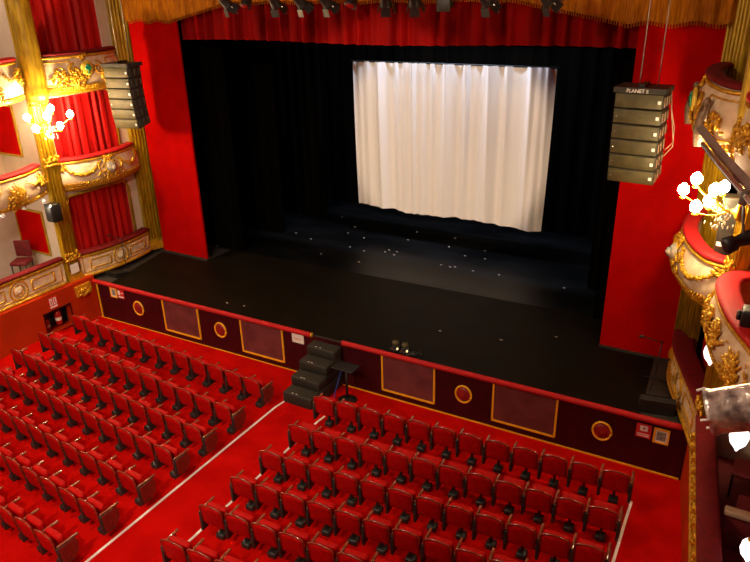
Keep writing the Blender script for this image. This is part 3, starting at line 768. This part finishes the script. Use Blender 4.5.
for (lab, ca, cb, inn, big) in (
    ('gold fluted pilaster at the left wall between the stage box and the red corner', (-15.98, 10.72), (-15.98, 11.12), 1, 1),
    ('gold fluted pilaster beside the left red proscenium panel', (-16.0, 13.62), (-15.82, 14.15), 1, 0),
    ('gold fluted pilaster on the right wall behind the salmon rails', (.02, 10.72), (-.08, 11.1), -1, 1),
    ('gold fluted pilaster beside the right red proscenium panel', (-.50, 13.5), (-.86, 14.02), -1, 0)):
    t, a, b, tg, n_, w = pilaster(lab, ca, cb, SZ + .1, 13.0, .16, inn, 4 if big else 6)
    if big:   # capitals at each tier and round column above the top tier
        mb = MB(); c = (a + b) / 2
        mb.lathe([(.20, 6.05), (.27, 6.2), (.22, 6.35), (.24, 6.5), (.25, 7.2), (.24, 9), (.22, 13)], 18, c + n_ * .08, (0, 0, 1)); obj('round_column', mb, 'goldpaint', t)
        rnd = random.Random(int(a.x * 10))
        for zz in (1.86, 4.5, 6.0):
            mb = MB()
            q = c + n_ * .03
            for i in range(26):
                u = rnd.uniform(-w / 2 - .03, w / 2 + .03); mb.blob(q + tg * u + V((0, 0, zz + rnd.uniform(-.1, .1))) + n_ * rnd.uniform(0, .05), (.05, .025, .03), tg * rnd.uniform(-1, 1) + V((0, 0, 1)))
            mb.tube([q - tg * (w / 2 + .04) + V((0, 0, zz - .12)), q + tg * (w / 2 + .04) + V((0, 0, zz - .12))], .035, 8)
            obj('capital', mb, 'gold', t)
# plinth under the left pilaster and its paper label
mb = MB(); mb.box(-16.0, -15.72, 10.66, 11.14, .72, 1.02)
for i in range(30): mb.blob((-15.72 + random.uniform(0, .04), 10.9 + random.uniform(-.2, .2), .80 + random.uniform(-.08, .1)), (.05, .03, .03), V((0, random.uniform(-1, 1), 1)))
single('corbel', mb, 'gold', 'carved gold corbel under the left pilaster above the red wall', 'corbel')
mb = MB(); mb.box(-15.925, -15.915, 10.76, 11.02, 1.35, 1.62)
single('paper_label', mb, 'paper', 'white paper label taped to the foot of the left pilaster', 'label')

# cream wall jambs and lintels behind the stage boxes, box curtains
for z0, z1 in ((1.0, 3.5), (3.6, 6.0), (6.1, 9.2)):
    pass
mb = MB(); mb.box(-16.35, -16.15, 13.35, 13.7, 1.0, 13); mb.box(-16.35, -16.15, 11.1, 11.25, 1, 13)
for z in (3.38, 6.0, 8.9): mb.box(-16.35, -16.14, 11.2, 13.5, z, z + .2)
struct('wall_left_boxes', mb, 'creamwall')
mb = MB()
mb.tube([(-16.14, 13.33, 1.7), (-16.14, 13.33, 3.2), (-16.14, 13.2, 3.38), (-16.14, 11.3, 3.40), (-16.14, 11.22, 3.2), (-16.14, 11.22, 1.7)], .04, 8)
mb.tube([(-16.14, 13.33, 4.4), (-16.14, 13.33, 5.9), (-16.14, 13.2, 6.0)], .035, 8)
struct('trim_3', mb, 'goldpaint')
def boxcurtain(x, y0, y1, z0, z1, label, seed, m='curtain'):
    mb = drape(y0, y1, x, z0, z1, .055, .26, seed, axis='y', thick=.02)
    single('box_curtain', mb, m, label, 'curtain', 'red curtains closing the stage boxes')
boxcurtain(-16.25, 11.2, 13.4, 1.3, 3.45, 'red pleated curtain closing the stage-level box at the left', 51)
boxcurtain(-16.25, 11.2, 13.4, 3.8, 6.05, 'red pleated curtain behind the middle left box, lit by the sconce', 52)
boxcurtain(-16.25, 11.2, 13.4, 6.3, 8.95, 'red pleated curtain behind the top left box', 53)
def boxcurtainR(z0, z1, label, seed):
    mb = drape(0, 2.1, 0, z0, z1, .05, .26, seed, axis='x', thick=.02)
    a = V((-.28, 13.4)); b = V((.2, 11.2)); d = (b - a) / 2.1; n_ = V((-d.y, d.x)).normalized()
    mb.v = [(a.x + d.x * p[0] + n_.x * p[1], a.y + d.y * p[0] + n_.y * p[1], p[2]) for p in mb.v]
    single('box_curtain', mb, 'curtain', label, 'curtain', 'red curtains closing the stage boxes')
boxcurtainR(1.3, 3.5, 'red curtain in the stage-level box at the right', 54)
# cream side of the right middle box & top box
mb = MB()
mb.box(.12, 2.6, 10.82, 11.0, 1.0, 13)                 # cross wall by the pilaster
mb.box(-.2, 2.6, 14.0, 14.2, 3.6, 13); mb.box(.25, .4, 11.0, 14, 3.6, 13)
struct('wall_right_boxes', mb, 'creamwall')
mb = MB(); mb.box(1.9, 2.0, 3.0, 10.8, 3.7, 13); mb.box(1.6, 1.7, 3.0, 10.8, .9, 3.6); struct('wall_right_lobby', mb, 'velvet')
# left cross walls with red inset panels
mb = MB()
mb.box(-18, -16.02, 10.74, 10.9, .9, 13)
struct('wall_left_cross', mb, 'creamwall')
mb = MB(); mb.box(-17.9, -17.8, 4, 10.74, .9, 13); struct('wall_left_lobby', mb, 'creamwall')
k = 4
for x0, x1, z0, z1, lb in ((-17.75, -16.62, 1.85, 3.03, 'red fabric wall panel with gold edge inside the lower left box'),
                           (-17.75, -16.85, 4.6, 5.85, 'red fabric wall panel with gold edge inside the middle left box')):
    t = thing('inset_panel', lb, 'wall panel', ((x0 + x1) / 2, 10.72, z0))
    mb = MB(); mb.box(x0, x1, 10.715, 10.735, z0, z1); obj('fabric', mb, 'velvet', t)
    mb = MB()
    for a, b, c, d in ((x0 - .05, x0, z0 - .05, z1 + .05), (x1, x1 + .05, z0 - .05, z1 + .05), (x0, x1, z1, z1 + .05), (x0, x1, z0 - .05, z0)): mb.box(a, b, 10.70, 10.735, c, d)
    obj('gold_edge', mb, 'goldpaint', t)
mb = MB()
for z in (1.15, 3.7, 6.2): mb.box(-16.12, -16.04, 10.70, 10.735, z, z + 2.3)
struct('trim_4', mb, 'goldpaint')

# ------------------------------------------------------------------ chairs in boxes
def chair(x, y, z, rz, label):
    t = thing('box_chair', label, 'chair', (0, 0, 0), 'loose chairs in the boxes')
    mb = MB(); mb.rbox(-.22, .22, -.22, .22, .42, .50, .03); obj('seat', mb, 'redseatdark', t)
    mb = MB(); mb.rbox(-.21, .21, -.25, -.20, .52, .88, .03); obj('backrest', mb, 'redseatdark', t)
    for a in (-1, 1):
        for b in (-1, 1):
            mb = MB(); mb.tube([(a * .19, b * .19, 0), (a * .18, b * .19, .43)], [.014, .02], 6); obj('leg', mb, 'black', t)
    t.location = (x, y, z); t.rotation_euler = (0, 0, rz); return t
hc = chair(-17.1, 10.15, 1.14, -2.6, 'dark red chair with black legs in the lower left box')
hc.scale = (1.05, 1.05, 1.3)
for i, (x, y, lb) in enumerate(((.75, 9.9, 'dark red chair behind the right-hand parapet, nearest the stage'), (.85, 9.0, 'dark red chair behind the right-hand parapet, second from the stage'), (1.0, 8.0, 'dark red chair behind the right-hand parapet, nearest the camera'))):
    chair(x, y, 1.14, 1.5, lb)
t = thing('low_partition', 'low dark red partition with beige wooden cap behind the right parapet', 'partition', (1.0, 8.6, 1.14))
mb = MB(); mb.rbox(.50, 1.6, 8.57, 8.61, 1.14, 1.76, .01); obj('partition_panel', mb, 'redseatdark', t)
mb = MB(); mb.rbox(.48, 1.6, 8.50, 8.64, 1.76, 1.84, .02); obj('cap_rail', mb, 'beige', t)

# ------------------------------------------------------------------ sconces
def sconce(cx, cy, cz, bulbs, label, out, energy):
    t = thing('candle_sconce', label, 'wall lamp', (cx, cy, cz), 'lit wall sconces')
    mb = MB(); mb.lathe([(.02, 0), (.14, .0), (.12, .04), (.05, .07), (.03, .12)], 14, (cx, cy, cz), out)
    obj('back_plate', mb, 'gold', t)
    o = V(out)
    mb = MB()
    for i in range(60):
        a = random.uniform(0, 2 * PI); r = random.uniform(0, .18)
        mb.blob(V((cx, cy, cz)) + o * (.22 + random.uniform(-.08, .08)) + V((r * math.cos(a), r * math.sin(a), random.uniform(-.28, .05))), (.03, .013, .013), V((0, 0, 1)))
    obj('crystal_drops', mb, 'crystal', t)['kind'] = 'stuff'
    for b in bulbs:
        b = V(b); c = V((cx, cy, cz)) + o * .12; m = (b + c) / 2 + V((0, 0, -.12))
        mb = MB(); P = [c.lerp(m, k / 5).lerp(m.lerp(b, k / 5), k / 5) for k in range(6)]
        mb.tube(P, .014, 6); mb.lathe([(.01, -.06), (.045, -.045), (.05, -.03), (.02, -.02), (.02, .0)], 10, b); arm = obj('arm', mb, 'gold', t)
        mb = MB(); mb.lathe([(.02, 0), (.065, .03), (.085, .085), (.07, .14), (.02, .19)], 12, b); obj('bulb', mb, 'bulb', arm)
    L_ = bpy.data.lights.new('sconce_light', 'POINT'); L_.energy = energy; L_.color = (1, .72, .40); L_.shadow_soft_size = .12
    lo = bpy.data.objects.new('sconce_light', L_); COL.objects.link(lo); lo.location = V((cx, cy, cz)) + o * .55 + V((0, 0, .15)); return t
sconce(-15.93, 10.9, 5.35, [(-15.15, 11.15, 5.62), (-15.35, 10.95, 5.35), (-15.3, 10.6, 5.65), (-15.6, 10.45, 5.35), (-15.65, 11.0, 5.75), (-15.85, 10.45, 5.6)],
       'lit gilt wall sconce with glowing bulbs on the left pilaster', (1, 0, 0), 700)
sconce(-.08, 10.9, 5.3, [(-.89, 11.05, 5.42), (-.73, 11.0, 5.62), (-.66, 10.7, 5.28), (-.45, 10.75, 5.55), (-.52, 11.2, 5.25), (-.35, 11.15, 5.5)],
       'lit gilt wall sconce with glowing bulbs above the right middle box', (-1, 0, 0), 200)
# opal globes under the balcony edges
for x, y, z, lb in ((-.06, 9.7, 3.60, 'white opal globe lamp hanging under the salmon rail, furthest of the right-hand three'),
                    (.42, 8.0, 3.42, 'white opal globe lamp hanging below the silver spotlight'),
                    (.79, 7.7, 2.06, 'white opal globe lamp at the lower right edge of the view'),
                    (-.10, 9.95, 6.28, 'white opal globe lamp at the upper right edge beside the lighting bar')):
    t = thing('globe_lamp', lb, 'lamp', (x, y, z), 'opal globe lamps under the balconies')
    mb = MB(); mb.lathe([(.01, -.20), (.03, -.16), (.09, -.08), (.11, .0), (.10, .08), (.06, .14), (.03, .16)], 16, (x, y, z - .06)); obj('globe', mb, 'globe', t)
    mb = MB(); mb.lathe([(.05, .08), (.05, .12), (.02, .16), (.012, .18), (.012, (3.62 if z < 3 else z + .2) - z)], 12, (x, y, z - .02)); obj('holder', mb, 'gold', t)
for px, (x, y, z) in enumerate(((-15.75, 9.75, 3.62), (-15.62, 9.1, 3.62), (-15.8, 10.35, 3.60))):
    t = thing('downlight', 'small white downlight under the middle left balcony, %s the black speaker' % ('next nearest', 'furthest from', 'nearest')[px], 'lamp', (x, y, z), 'downlights under the left balcony')
    t['label'] = ('small white downlight under the middle left balcony, between its two neighbours', 'small white downlight under the middle left balcony, furthest from the black speaker', 'small white downlight under the middle left balcony, right next to the black speaker')[px]
    mb = MB(); mb.lathe([(.05, -.06), (.055, -.02), (.03, .02)], 12, (x, y, z)); obj('housing', mb, 'white', t)
    mb = MB(); mb.lathe([(.01, -.07), (.045, -.065), (.045, -.06)], 12, (x, y, z)); obj('lens', mb, 'globe', t)

# ------------------------------------------------------------------ loudspeakers
def line_array(cx, cy, ztop, rz, label, w, lettering):
    t = thing('line_array', label, 'loudspeaker', (0, 0, 0), 'hanging line array loudspeakers')
    h = .268; z = 0; y = 0; tilt = 0
    mb = MB(); mb.box(-w / 2 - .03, w / 2 + .03, -.02, .62, .0, .09); mb.box(-.05, .05, .1, .5, .09, .14); fr = obj('flying_frame', mb, 'spkside', t)
    if lettering:
        cu = bpy.data.curves.new('lettering', 'FONT'); cu.body = 'PLANET E'; cu.size = .085; cu.extrude = .003; cu.align_x = 'CENTER'
        tmp = bpy.data.objects.new('tmp', cu); COL.objects.link(tmp)
        dg = bpy.context.evaluated_depsgraph_get(); me = bpy.data.meshes.new_from_object(tmp.evaluated_get(dg)); bpy.data.objects.remove(tmp)
        me.materials.clear(); me.materials.append(M['white']); lo = bpy.data.objects.new('lettering', me); COL.objects.link(lo); lo.parent = fr; lo['_w'] = [0, 0, 0]
        lo.location = (-.03, -.025, .012); lo.rotation_euler = (PI / 2, 0, 0)
    for i in range(6):
        tilt = math.radians((0, 1, 2.5, 4, 6.5, 9)[i]); Q = Matrix.Rotation(tilt, 3, 'X')
        o = V((0, y, z))
        xf = lambda p: o + Q @ p
        mb = MB(); mb.rbox(-w / 2, w / 2, .02, .55, -h + .012, 0, .012, xf); c = obj('cabinet', mb, 'spkside', t)
        mb = MB(); mb.rbox(-w / 2 + .012, w / 2 - .012, -.005, .03, -h + .022, -.01, .01, xf); obj('grille', mb, 'spkfront', c)
        mb = MB()
        mb.rbox(w / 2 - .085, w / 2 - .03, -.012, 0, -h / 2 - .03, -h / 2 + .03, .01, xf)
        obj('badge', mb, 'white', c)
        mb = MB(); mb.lathe([(.018, 0), (.012, .012)], 8, xf(V((-w / 2 + .06, -.004, -h / 2))), (0, -1, 0)); obj('bolt', mb, 'steel', c)
        for yy in (.06, .25, .45):
            mb = MB(); mb.rbox(w / 2, w / 2 + .02, yy, yy + .06, -h + .05, -.05, .005, xf); obj('rigging_plate', mb, 'spkfront' if not lettering else 'bronze', c)
        d = Q @ V((0, 0, -h)); y += d.y; z += d.z
    for x in ((-.05, .2) if lettering else (0, .2)):
        mb = MB(); mb.tube([(x, .2 + x, .1), (x, .2 + x, 5.0)], .009, 6); obj('hoist_cable', mb, 'greysteel', t)
    if lettering:
        for k in range(2):
            mb = MB(); x = w / 2 + .03
            mb.tube([(x, .4, .05), (x + .04, .42, -.3), (x + .10 + .03 * k, .42, -.6), (x + .15, .40, -.85 - .08 * k), (x + .03, .4, -1.0 - .1 * k), (x, .35, -.9 - .2 * k)], .009, 6); obj('signal_cable', mb, 'beige', t)
    t.location = (cx, cy, ztop); t.rotation_euler = (0, 0, rz)
    return t
line_array(-1.93, 12.45, 6.70, math.radians(-4), 'tall hanging line array of six olive cabinets in front of the right red panel', .80, True)
line_array(-14.78, 12.45, 6.70, math.radians(12), 'tall hanging line array of six olive cabinets at the left beside the boxes', .74, False)
t = thing('loudspeaker', 'small black loudspeaker mounted on the left pilaster below the middle tier', 'loudspeaker', (-15.72, 10.62, 3.0))
mb = MB(); mb.rbox(-15.85, -15.52, 10.35, 10.62, 3.02, 3.50, .03); sp = obj('cabinet', mb, 'black', t)
mb = MB(); mb.rbox(-15.82, -15.55, 10.33, 10.355, 3.06, 3.46, .01); obj('grille', mb, 'blackiron', t)
mb = MB(); mb.tube([(-15.7, 10.6, 3.3), (-15.85, 10.85, 3.3)], .02, 6); obj('bracket', mb, 'black', t)
t = thing('box_speaker', 'upright grey-blue loudspeaker standing behind the right middle box rail', 'loudspeaker', (.02, 11.55, 4.3))
mb = MB(); mb.rbox(-.34, -.10, 11.45, 11.75, 4.28, 5.35, .03); obj('cabinet', mb, 'spkside', t)
mb = MB(); mb.box(-.32, -.14, 11.44, 11.452, 4.55, 4.62); obj('badge', mb, 'white', t)

# ------------------------------------------------------------------ stage lights on the front bar
mb = MB(); mb.tube([(-13.5, 12.6, 8.72), (-2.8, 12.6, 8.72)], .025, 8)
single('lighting_bar', mb, 'black', 'black lighting bar above the top of the stage opening', 'lighting bar')
LN = ['far left', 'second from left', 'third from left', 'fourth from left', 'fifth from left', 'sixth from left', 'seventh from left', 'fifth from right', 'fourth from right', 'third from right', 'second from right', 'far right']
xs = [-11.05, -10.35, -9.65, -9.0, -8.35, -7.65, -6.9, -6.27, -5.6, -4.85, -3.75]
NAMES = ['leftmost of the row', 'second from the left, showing a red lens', 'third from the left', 'fourth from the left', 'fifth from the left', 'sixth from the left, showing a red lens', 'in the middle, seventh from the left', 'eighth from the left', 'third from the right, with a square filter frame', 'second from the right', 'rightmost of the row']
kinds = 'aradarafdaa'
kinds = ['s', 'r', 's', 'd', 's', 'r', 's', 'd', 'f', 's', 's']
for i, (x, kd) in enumerate(zip(xs, kinds)):
    t = thing('stage_lantern', 'black stage spotlight under the gold pelmet, ' + NAMES[i], 'spotlight', (x, 12.6, 8.2), 'stage spotlights along the top of the view')
    z = 8.28; d = V((random.uniform(-.5, .5), .55, -.75)) if kd in 'sd' else V((0, -.5, -.8)) if kd == 'r' else V((0, .2, -1))
    d.normalize(); c = V((x, 12.6, z))
    mb = MB(); mb.lathe([(.06, -.24), (.10, -.18), (.11, .0), (.115, .16), (.13, .18), (.13, .20)], 14, c, d); obj('housing', mb, 'black', t)
    mb = MB(); mb.lathe([(.105, .2), (.09, .215), (.0, .22)], 14, c, d); obj('lens', mb, 'redlens' if kd == 'r' else 'blackiron', t)
    a = d.cross(V((0, 0, 1))).normalized()
    mb = MB(); mb.tube([c + a * .14, c + a * .16 + V((0, 0, .25)), c - a * .16 + V((0, 0, .25)), c - a * .14], .014, 5); mb.tube([c + V((0, 0, .25)), V((x, 12.6, 8.72))], .015, 5); obj('yoke', mb, 'black', t)
    b2 = d.cross(a)
    mb = MB(); e = c + d * .2
    for s_, ax, ot in ((1, a, b2), (-1, a, b2), (1, b2, a), (-1, b2, a)):
        p = e + ax * .12 * s_; q = p + d * .14 + ax * .06 * s_
        mb.add([p - ot * .1, p + ot * .1, q + ot * .1, q - ot * .1, p - ot * .1 + ax * .006, p + ot * .1 + ax * .006, q + ot * .1 + ax * .006, q - ot * .1 + ax * .006], [(0, 1, 2, 3), (7, 6, 5, 4), (0, 4, 5, 1), (2, 6, 7, 3), (1, 5, 6, 2), (0, 3, 7, 4)])
    if kd in ('s', 'd'): obj('barn_doors', mb, 'blackiron' if kd == 'd' else 'black', t)
    if kd == 's':
        mb = MB(); p = e + a * .125; mb.tube([p, p + d * .2 + a * .03], .016, 5); obj('reflective_edge', mb, 'steel', t)
    if kd == 'f':
        mb = MB(); p = c + V((0, -.12, -.16)); mb.rbox(p.x - .14, p.x + .14, p.y - .01, p.y + .01, p.z - .12, p.z + .1, .01); obj('filter_frame', mb, 'spkside', t)

# ------------------------------------------------------------------ things on the stage
def mic_stand(x, y, label, h, lean=(0, 0), spread=.3):
    t = thing('microphone_stand', label, 'stand', (x, y, SZ))
    mb = MB(); mb.tube([(x, y, SZ + .1), (x + lean[0], y + lean[1], SZ + h)], .012, 6); obj('pole', mb, 'black', t)
    for k in range(3):
        a = 2 * PI * k / 3 + .4; mb = MB(); mb.tube([(x, y, SZ + .16), (x + spread * math.cos(a), y + spread * math.sin(a), SZ + .012)], .012, 6); obj('leg', mb, 'black', t)
    p = V((x + lean[0], y + lean[1], SZ + h)); mb = MB(); mb.tube([p + V((.05, 0, -.05)), p + V((-.35, -.1, .05))], .009, 6); obj('boom', mb, 'black', t)
    mb = MB(); mb.blob(p + V((-.38, -.1, .05)), (.06, .03, .03), V((-1, -.2, -.3))); obj('microphone', mb, 'black', t)
mic_stand(-15.5, 12.25, 'thin black boom microphone stand in front of the left stage box', 1.05)
mic_stand(-1.0, 12.9, 'thin black microphone stand at the right edge of the stage', .95, (.02, .1))
def wedge(x, y, rz, label, w=.6):
    t = thing('stage_monitor', label, 'loudspeaker', (0, 0, 0))
    mb = MB(); mb.prism([(0, 0), (.42, 0), (.42, .12), (.12, .32), (0, .28)], (w, 0, 0), (-w / 2, -.2, 0), (0, 1, 0), (0, 0, 1)); obj('cabinet', mb, 'black', t)
    mb = MB(); mb.add([(-w / 2 + .03, -.06, .315), (w / 2 - .03, -.06, .315), (w / 2 - .03, .20, .145), (-w / 2 + .03, .20, .145)], [(0, 1, 2, 3)]); mb.v = [(a, b + .005, c + .008) for a, b, c in mb.v]
    obj('grille', mb, 'spkside', t); t.location = (x, y, SZ); t.rotation_euler = (0, 0, rz)
wedge(-.82, 12.0, math.radians(10), 'black wedge monitor on the front right corner of the stage', .62)
t = thing('stage_monitor', 'flat black monitor plate at the foot of the left microphone stand', 'loudspeaker', (-15.75, 12.0, SZ))
mb = MB(); mb.prism([(0, 0), (.45, 0), (.45, .04), (0, .14)], (.5, .0, 0), (-15.85, 11.75, SZ), (0, 1, 0), (0, 0, 1)); obj('cabinet', mb, 'black', t)
# pair of floor lamps at the stage edge and a black cloth bundle
for i, (x, lb) in enumerate(((-6.32, 'small lamp head with warm bulb at the stage edge, left of the pair'), (-6.08, 'small lamp head with warm bulb at the stage edge, right of the pair'))):
    t = thing('footlight', lb, 'lamp', (x, 11.72, SZ), 'small lamps at the front edge of the stage')
    mb = MB(); mb.rbox(x - .09, x + .09, 11.62, 11.86, SZ, SZ + .07, .02); obj('base', mb, 'black', t)
    mb = MB(); mb.lathe([(.03, -.05), (.07, -.02), (.09, .03), (.06, .08), (.0, .09)], 12, (x, 11.76, SZ + .14), (0, .4, 1)); obj('lamp_head', mb, 'spkfront', t)
    mb = MB(); mb.blob((x + .10, 11.66, SZ + .09), (.026, .026, .03)); obj('bulb', mb, 'warmlens', t)
    mb = MB(); mb.blob((x - .01, 11.62, SZ + .08), (.024, .024, .03)); obj('knob', mb, 'mesh', t)
mb = MB(); rnd = random.Random(4)
for i in range(16): mb.blob((-5.80 + rnd.uniform(-.16, .16), 11.66 + rnd.uniform(-.06, .06), SZ + .03 + rnd.uniform(0, .05)), (.07, .03, .03), V((rnd.uniform(-1, 1), rnd.uniform(-1, 1), .2)))
single('cable_bundle', mb, 'black', 'small tangled black cable bundle right of the footlights', 'cable')
# tape marks
marks = [(227, 303), (244, 306), (311, 239), (296, 233), (342, 217), (355, 227), (348, 233), (364, 238), (321, 254), (350, 247), (364, 251), (359, 262), (385, 252), (389, 250), (394, 255), (397, 252), (408, 240), (417, 232), (455, 238), (449, 247), (465, 256), (485, 251), (485, 259), (441, 265), (450, 267), (455, 267), (473, 271), (499, 275), (564, 288), (440, 331), (501, 340), (556, 337), (600, 310), (217, 246)]
for (a, b) in marks:
    q = r_ * ((a - 375) / f_px) + d_ * ((b - 281) / f_px) + fw; q = V((0, 0, CAMZ)) + q * ((SZ - CAMZ) / q.z)
    mb = MB(); mb.prism([(-.03, -.012), (.03, -.016), (.034, .012), (-.026, .016)], (0, 0, .004), (q.x, q.y, SZ + .003), (1, 0, 0), (0, 1, 0))
    single('tape_mark', mb, 'paper', 'tiny white scrap of tape on the dark stage floor', 'tape mark', 'scraps of white tape scattered over the stage floor')

# ------------------------------------------------------------------ left wall: extinguisher sign, extinguishers
t = thing('extinguisher_sign', 'red and white fire extinguisher sign on the orange-red left wall', 'sign', (LX, 10.0, .75))
mb = MB(); mb.box(LX + .001, LX + .012, 9.82, 10.08, .70, 1.02); obj('plate', mb, 'signred', t)
mb = MB(); mb.box(LX + .012, LX + .016, 9.85, 9.93, .80, .99); mb.box(LX + .012, LX + .016, 9.965, 10.05, .80, .99); mb.box(LX + .012, LX + .016, 9.84, 10.06, .72, .77); obj('pictogram', mb, 'white', t)
mb = MB(); mb.box(LX + .016, LX + .018, 9.875, 9.905, .82, .95); mb.box(LX + .016, LX + .018, 9.99, 10.02, .82, .96); obj('symbol', mb, 'signred', t)
for y, s_, lb in ((9.78, .85, 'smaller red fire extinguisher, left one in the wall recess'), (10.14, 1.05, 'larger red fire extinguisher, right one in the wall recess')):
    x = LX - .22; z = .04 + (.04 if s_ > 1 else 0)
    t = thing('fire_extinguisher', lb, 'fire extinguisher', (x, y, z), 'fire extinguishers in the wall recess')
    mb = MB(); mb.lathe([(.07 * s_, 0), (.08 * s_, .02), (.08 * s_, .32 * s_), (.05 * s_, .38 * s_), (.025, .40 * s_)], 14, (x, y, z)); obj('cylinder_body', mb, 'extred', t)
    mb = MB(); mb.lathe([(.025, .40 * s_), (.03, .45 * s_), (.01, .47 * s_)], 10, (x, y, z)); mb.tube([(x, y - .02, z + .45 * s_), (x, y + .08, z + .47 * s_)], .012, 6); obj('valve', mb, 'black', t)
    mb = MB(); mb.tube([(x, y + .05, z + .45 * s_), (x + .05, y + .11, z + .3 * s_), (x + .05, y + .10, z + .1)], .012, 6); obj('hose', mb, 'black', t)
    mb = MB(); mb.lathe([(.081 * s_, .12 * s_), (.082 * s_, .13 * s_), (.082 * s_, .2 * s_), (.081 * s_, .21 * s_)], 14, (x, y, z)); obj('label_band', mb, 'paper', t)

# ------------------------------------------------------------------ foreground lighting rig at the right edge
t = thing('parcan', 'shiny silver par can spotlight close to the camera at the right edge', 'spotlight', (.1, 4.1, 6.1))
A = V((.015, 4.0, 6.05)); D = V((.90, .12, .36)).normalized()
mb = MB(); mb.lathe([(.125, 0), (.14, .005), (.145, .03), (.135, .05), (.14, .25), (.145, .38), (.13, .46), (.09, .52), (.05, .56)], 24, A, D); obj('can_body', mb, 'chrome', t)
mb = MB(); mb.lathe([(.12, .02), (.08, .03), (.0, .035)], 24, A, D); obj('lens', mb, 'warmlens', t)
for a in (0, 2.1, 4.2):
    mb = MB()
    q = D.orthogonal().normalized(); q = Matrix.Rotation(a, 3, D) @ q; p = A + q * .14
    mb.tube([p - D * .035, p + D * .02 + q * .01], .009, 5)
    obj('gel_clip', mb, 'white', t)
mb = MB(); mb.rbox(.03, .28, 4.2, 4.24, 5.90, 5.94, .01); mb.tube([(.12, 4.1, 5.93), (.25, 4.2, 5.9), (.50, 4.35, 6.1), (.50, 4.35, 7.38), (.06, 3.8, 7.40)], .015, 6); obj('yoke', mb, 'blackiron', t)
mb = MB(); mb.tube([(-.35, 5.25, 7.42), (-.19, 4.65, 7.415), (-.02, 4.05, 7.41), (.12, 3.5, 7.4)], .017, 8)
single('lighting_pipe', mb, 'steel', 'thin bright metal pipe slanting across the right edge over the sconce', 'pipe')
mb = MB(); mb.tube([(-.42, 5.9, 7.40), (-.20, 5.0, 7.40), (.02, 4.2, 7.40), (.2, 3.5, 7.40)], .04, 4, smooth=False)
single('lighting_pipe', mb, 'greysteel', 'thick grey bar running parallel above the thin metal pipe, right edge', 'pipe')
t = thing('black_lantern', 'black spotlight head clamped at the right edge above the salmon rail', 'spotlight', (0, 4.1, 7.1))
mb = MB(); mb.lathe([(.035, 0), (.05, .01), (.045, .06), (.03, .07), (.04, .12), (.05, .35)], 14, (-.07, 4.0, 7.12), (.75, .45, .35)); obj('housing', mb, 'black', t)
mb = MB(); mb.tube([(.02, 4.05, 7.17), (.0, 4.05, 7.24), (-.02, 4.05, 7.38)], .009, 6); mb.rbox(-.045, .0, 4.02, 4.07, 7.36, 7.44, .008); obj('clamp', mb, 'greysteel', t)
for x, y, z, lb in ((.30, 8.85, 4.55, 'black lamp housing resting behind the nearest salmon rail'), (.33, 8.1, 3.75, 'black clamp box on the front of the nearest balcony above the silver spotlight')):
    t = thing('lamp_box', lb, 'lamp', (x, y, z))
    mb = MB(); mb.rbox(x - .12, x + .2, y - .12, y + .15, z - .08, z + .14, .03); obj('housing', mb, 'black', t)
    mb = MB(); mb.lathe([(.06, 0), (.07, .03), (.05, .05)], 12, (x - .12, y, z + .03), (-1, 0, 0)); obj('lens_ring', mb, 'blackiron', t)

# ------------------------------------------------------------------ lights
def light(name, typ, loc, energy, color, size=.5, target=None, angle=None, blend=.5):
    L_ = bpy.data.lights.new(name, typ); L_.energy = energy; L_.color = color
    if typ == 'AREA': L_.shape = 'DISK'; L_.size = size
    else: L_.shadow_soft_size = size
    if angle: L_.spot_size = math.radians(angle); L_.spot_blend = blend
    o = bpy.data.objects.new(name, L_); COL.objects.link(o); o.location = loc
    if target: o.rotation_euler = (V(target) - V(loc)).to_track_quat('-Z', 'Y').to_euler()
    return o
light('hall_fill_light', 'POINT', (-9.0, 1.0, 11.6), 1750, (1, .82, .62), .5)  # unseen fill added for the hall's overall warm light; no chandelier built
light('house_spot', 'SPOT', (-4.0, -3, 11.0), 4900, (1, .80, .60), .35, (-12, 8.2, 0.5), 66, 1.0)
light('cloth_fill_spot', 'SPOT', (-7.0, -2, 9.0), 7700, (1, .75, .51), .2, (-8.15, 18.3, 4.3), 19, .25)  # added warm spot, no lantern modelled, that brightens the white cloth
bl = light('batten_light', 'AREA', (-8.1, 17.93, 8.6), 380, (.62, .76, 1.0), .1, (-8.1, 18.35, 3.0))
bl.data.shape = 'RECTANGLE'; bl.data.size = 6.0; bl.data.size_y = .08
for z in (3.3, 5.85, 8.9): light('box_fill', 'POINT', (-16.7, 9.2, z), 45, (1, .82, .62), .08)  # added fill that brightens the cream walls inside the left boxes
light('box_fill', 'POINT', (.9, 12.6, 5.7), 40, (1, .82, .62), .08)  # added fill for the wall behind the right middle box
for y in (9.1, 9.75, 10.35): light('downlight_beam', 'SPOT', (-15.6, y, 3.5), 45, (1, .80, .55), .04, (-15.5, y, 0), 120, .6)
w = bpy.data.worlds.new('world'); scene.world = w; w.use_nodes = True
w.node_tree.nodes['Background'].inputs[0].default_value = (.02, .015, .012, 1); w.node_tree.nodes['Background'].inputs[1].default_value = 1

for o in bpy.data.objects:
    if '_w' in o.keys(): del o['_w']
scene.view_settings.view_transform = 'Standard'; scene.view_settings.look = 'None'
scene.view_settings.exposure = 0; scene.view_settings.gamma = 1; scene.view_settings.use_curve_mapping = False
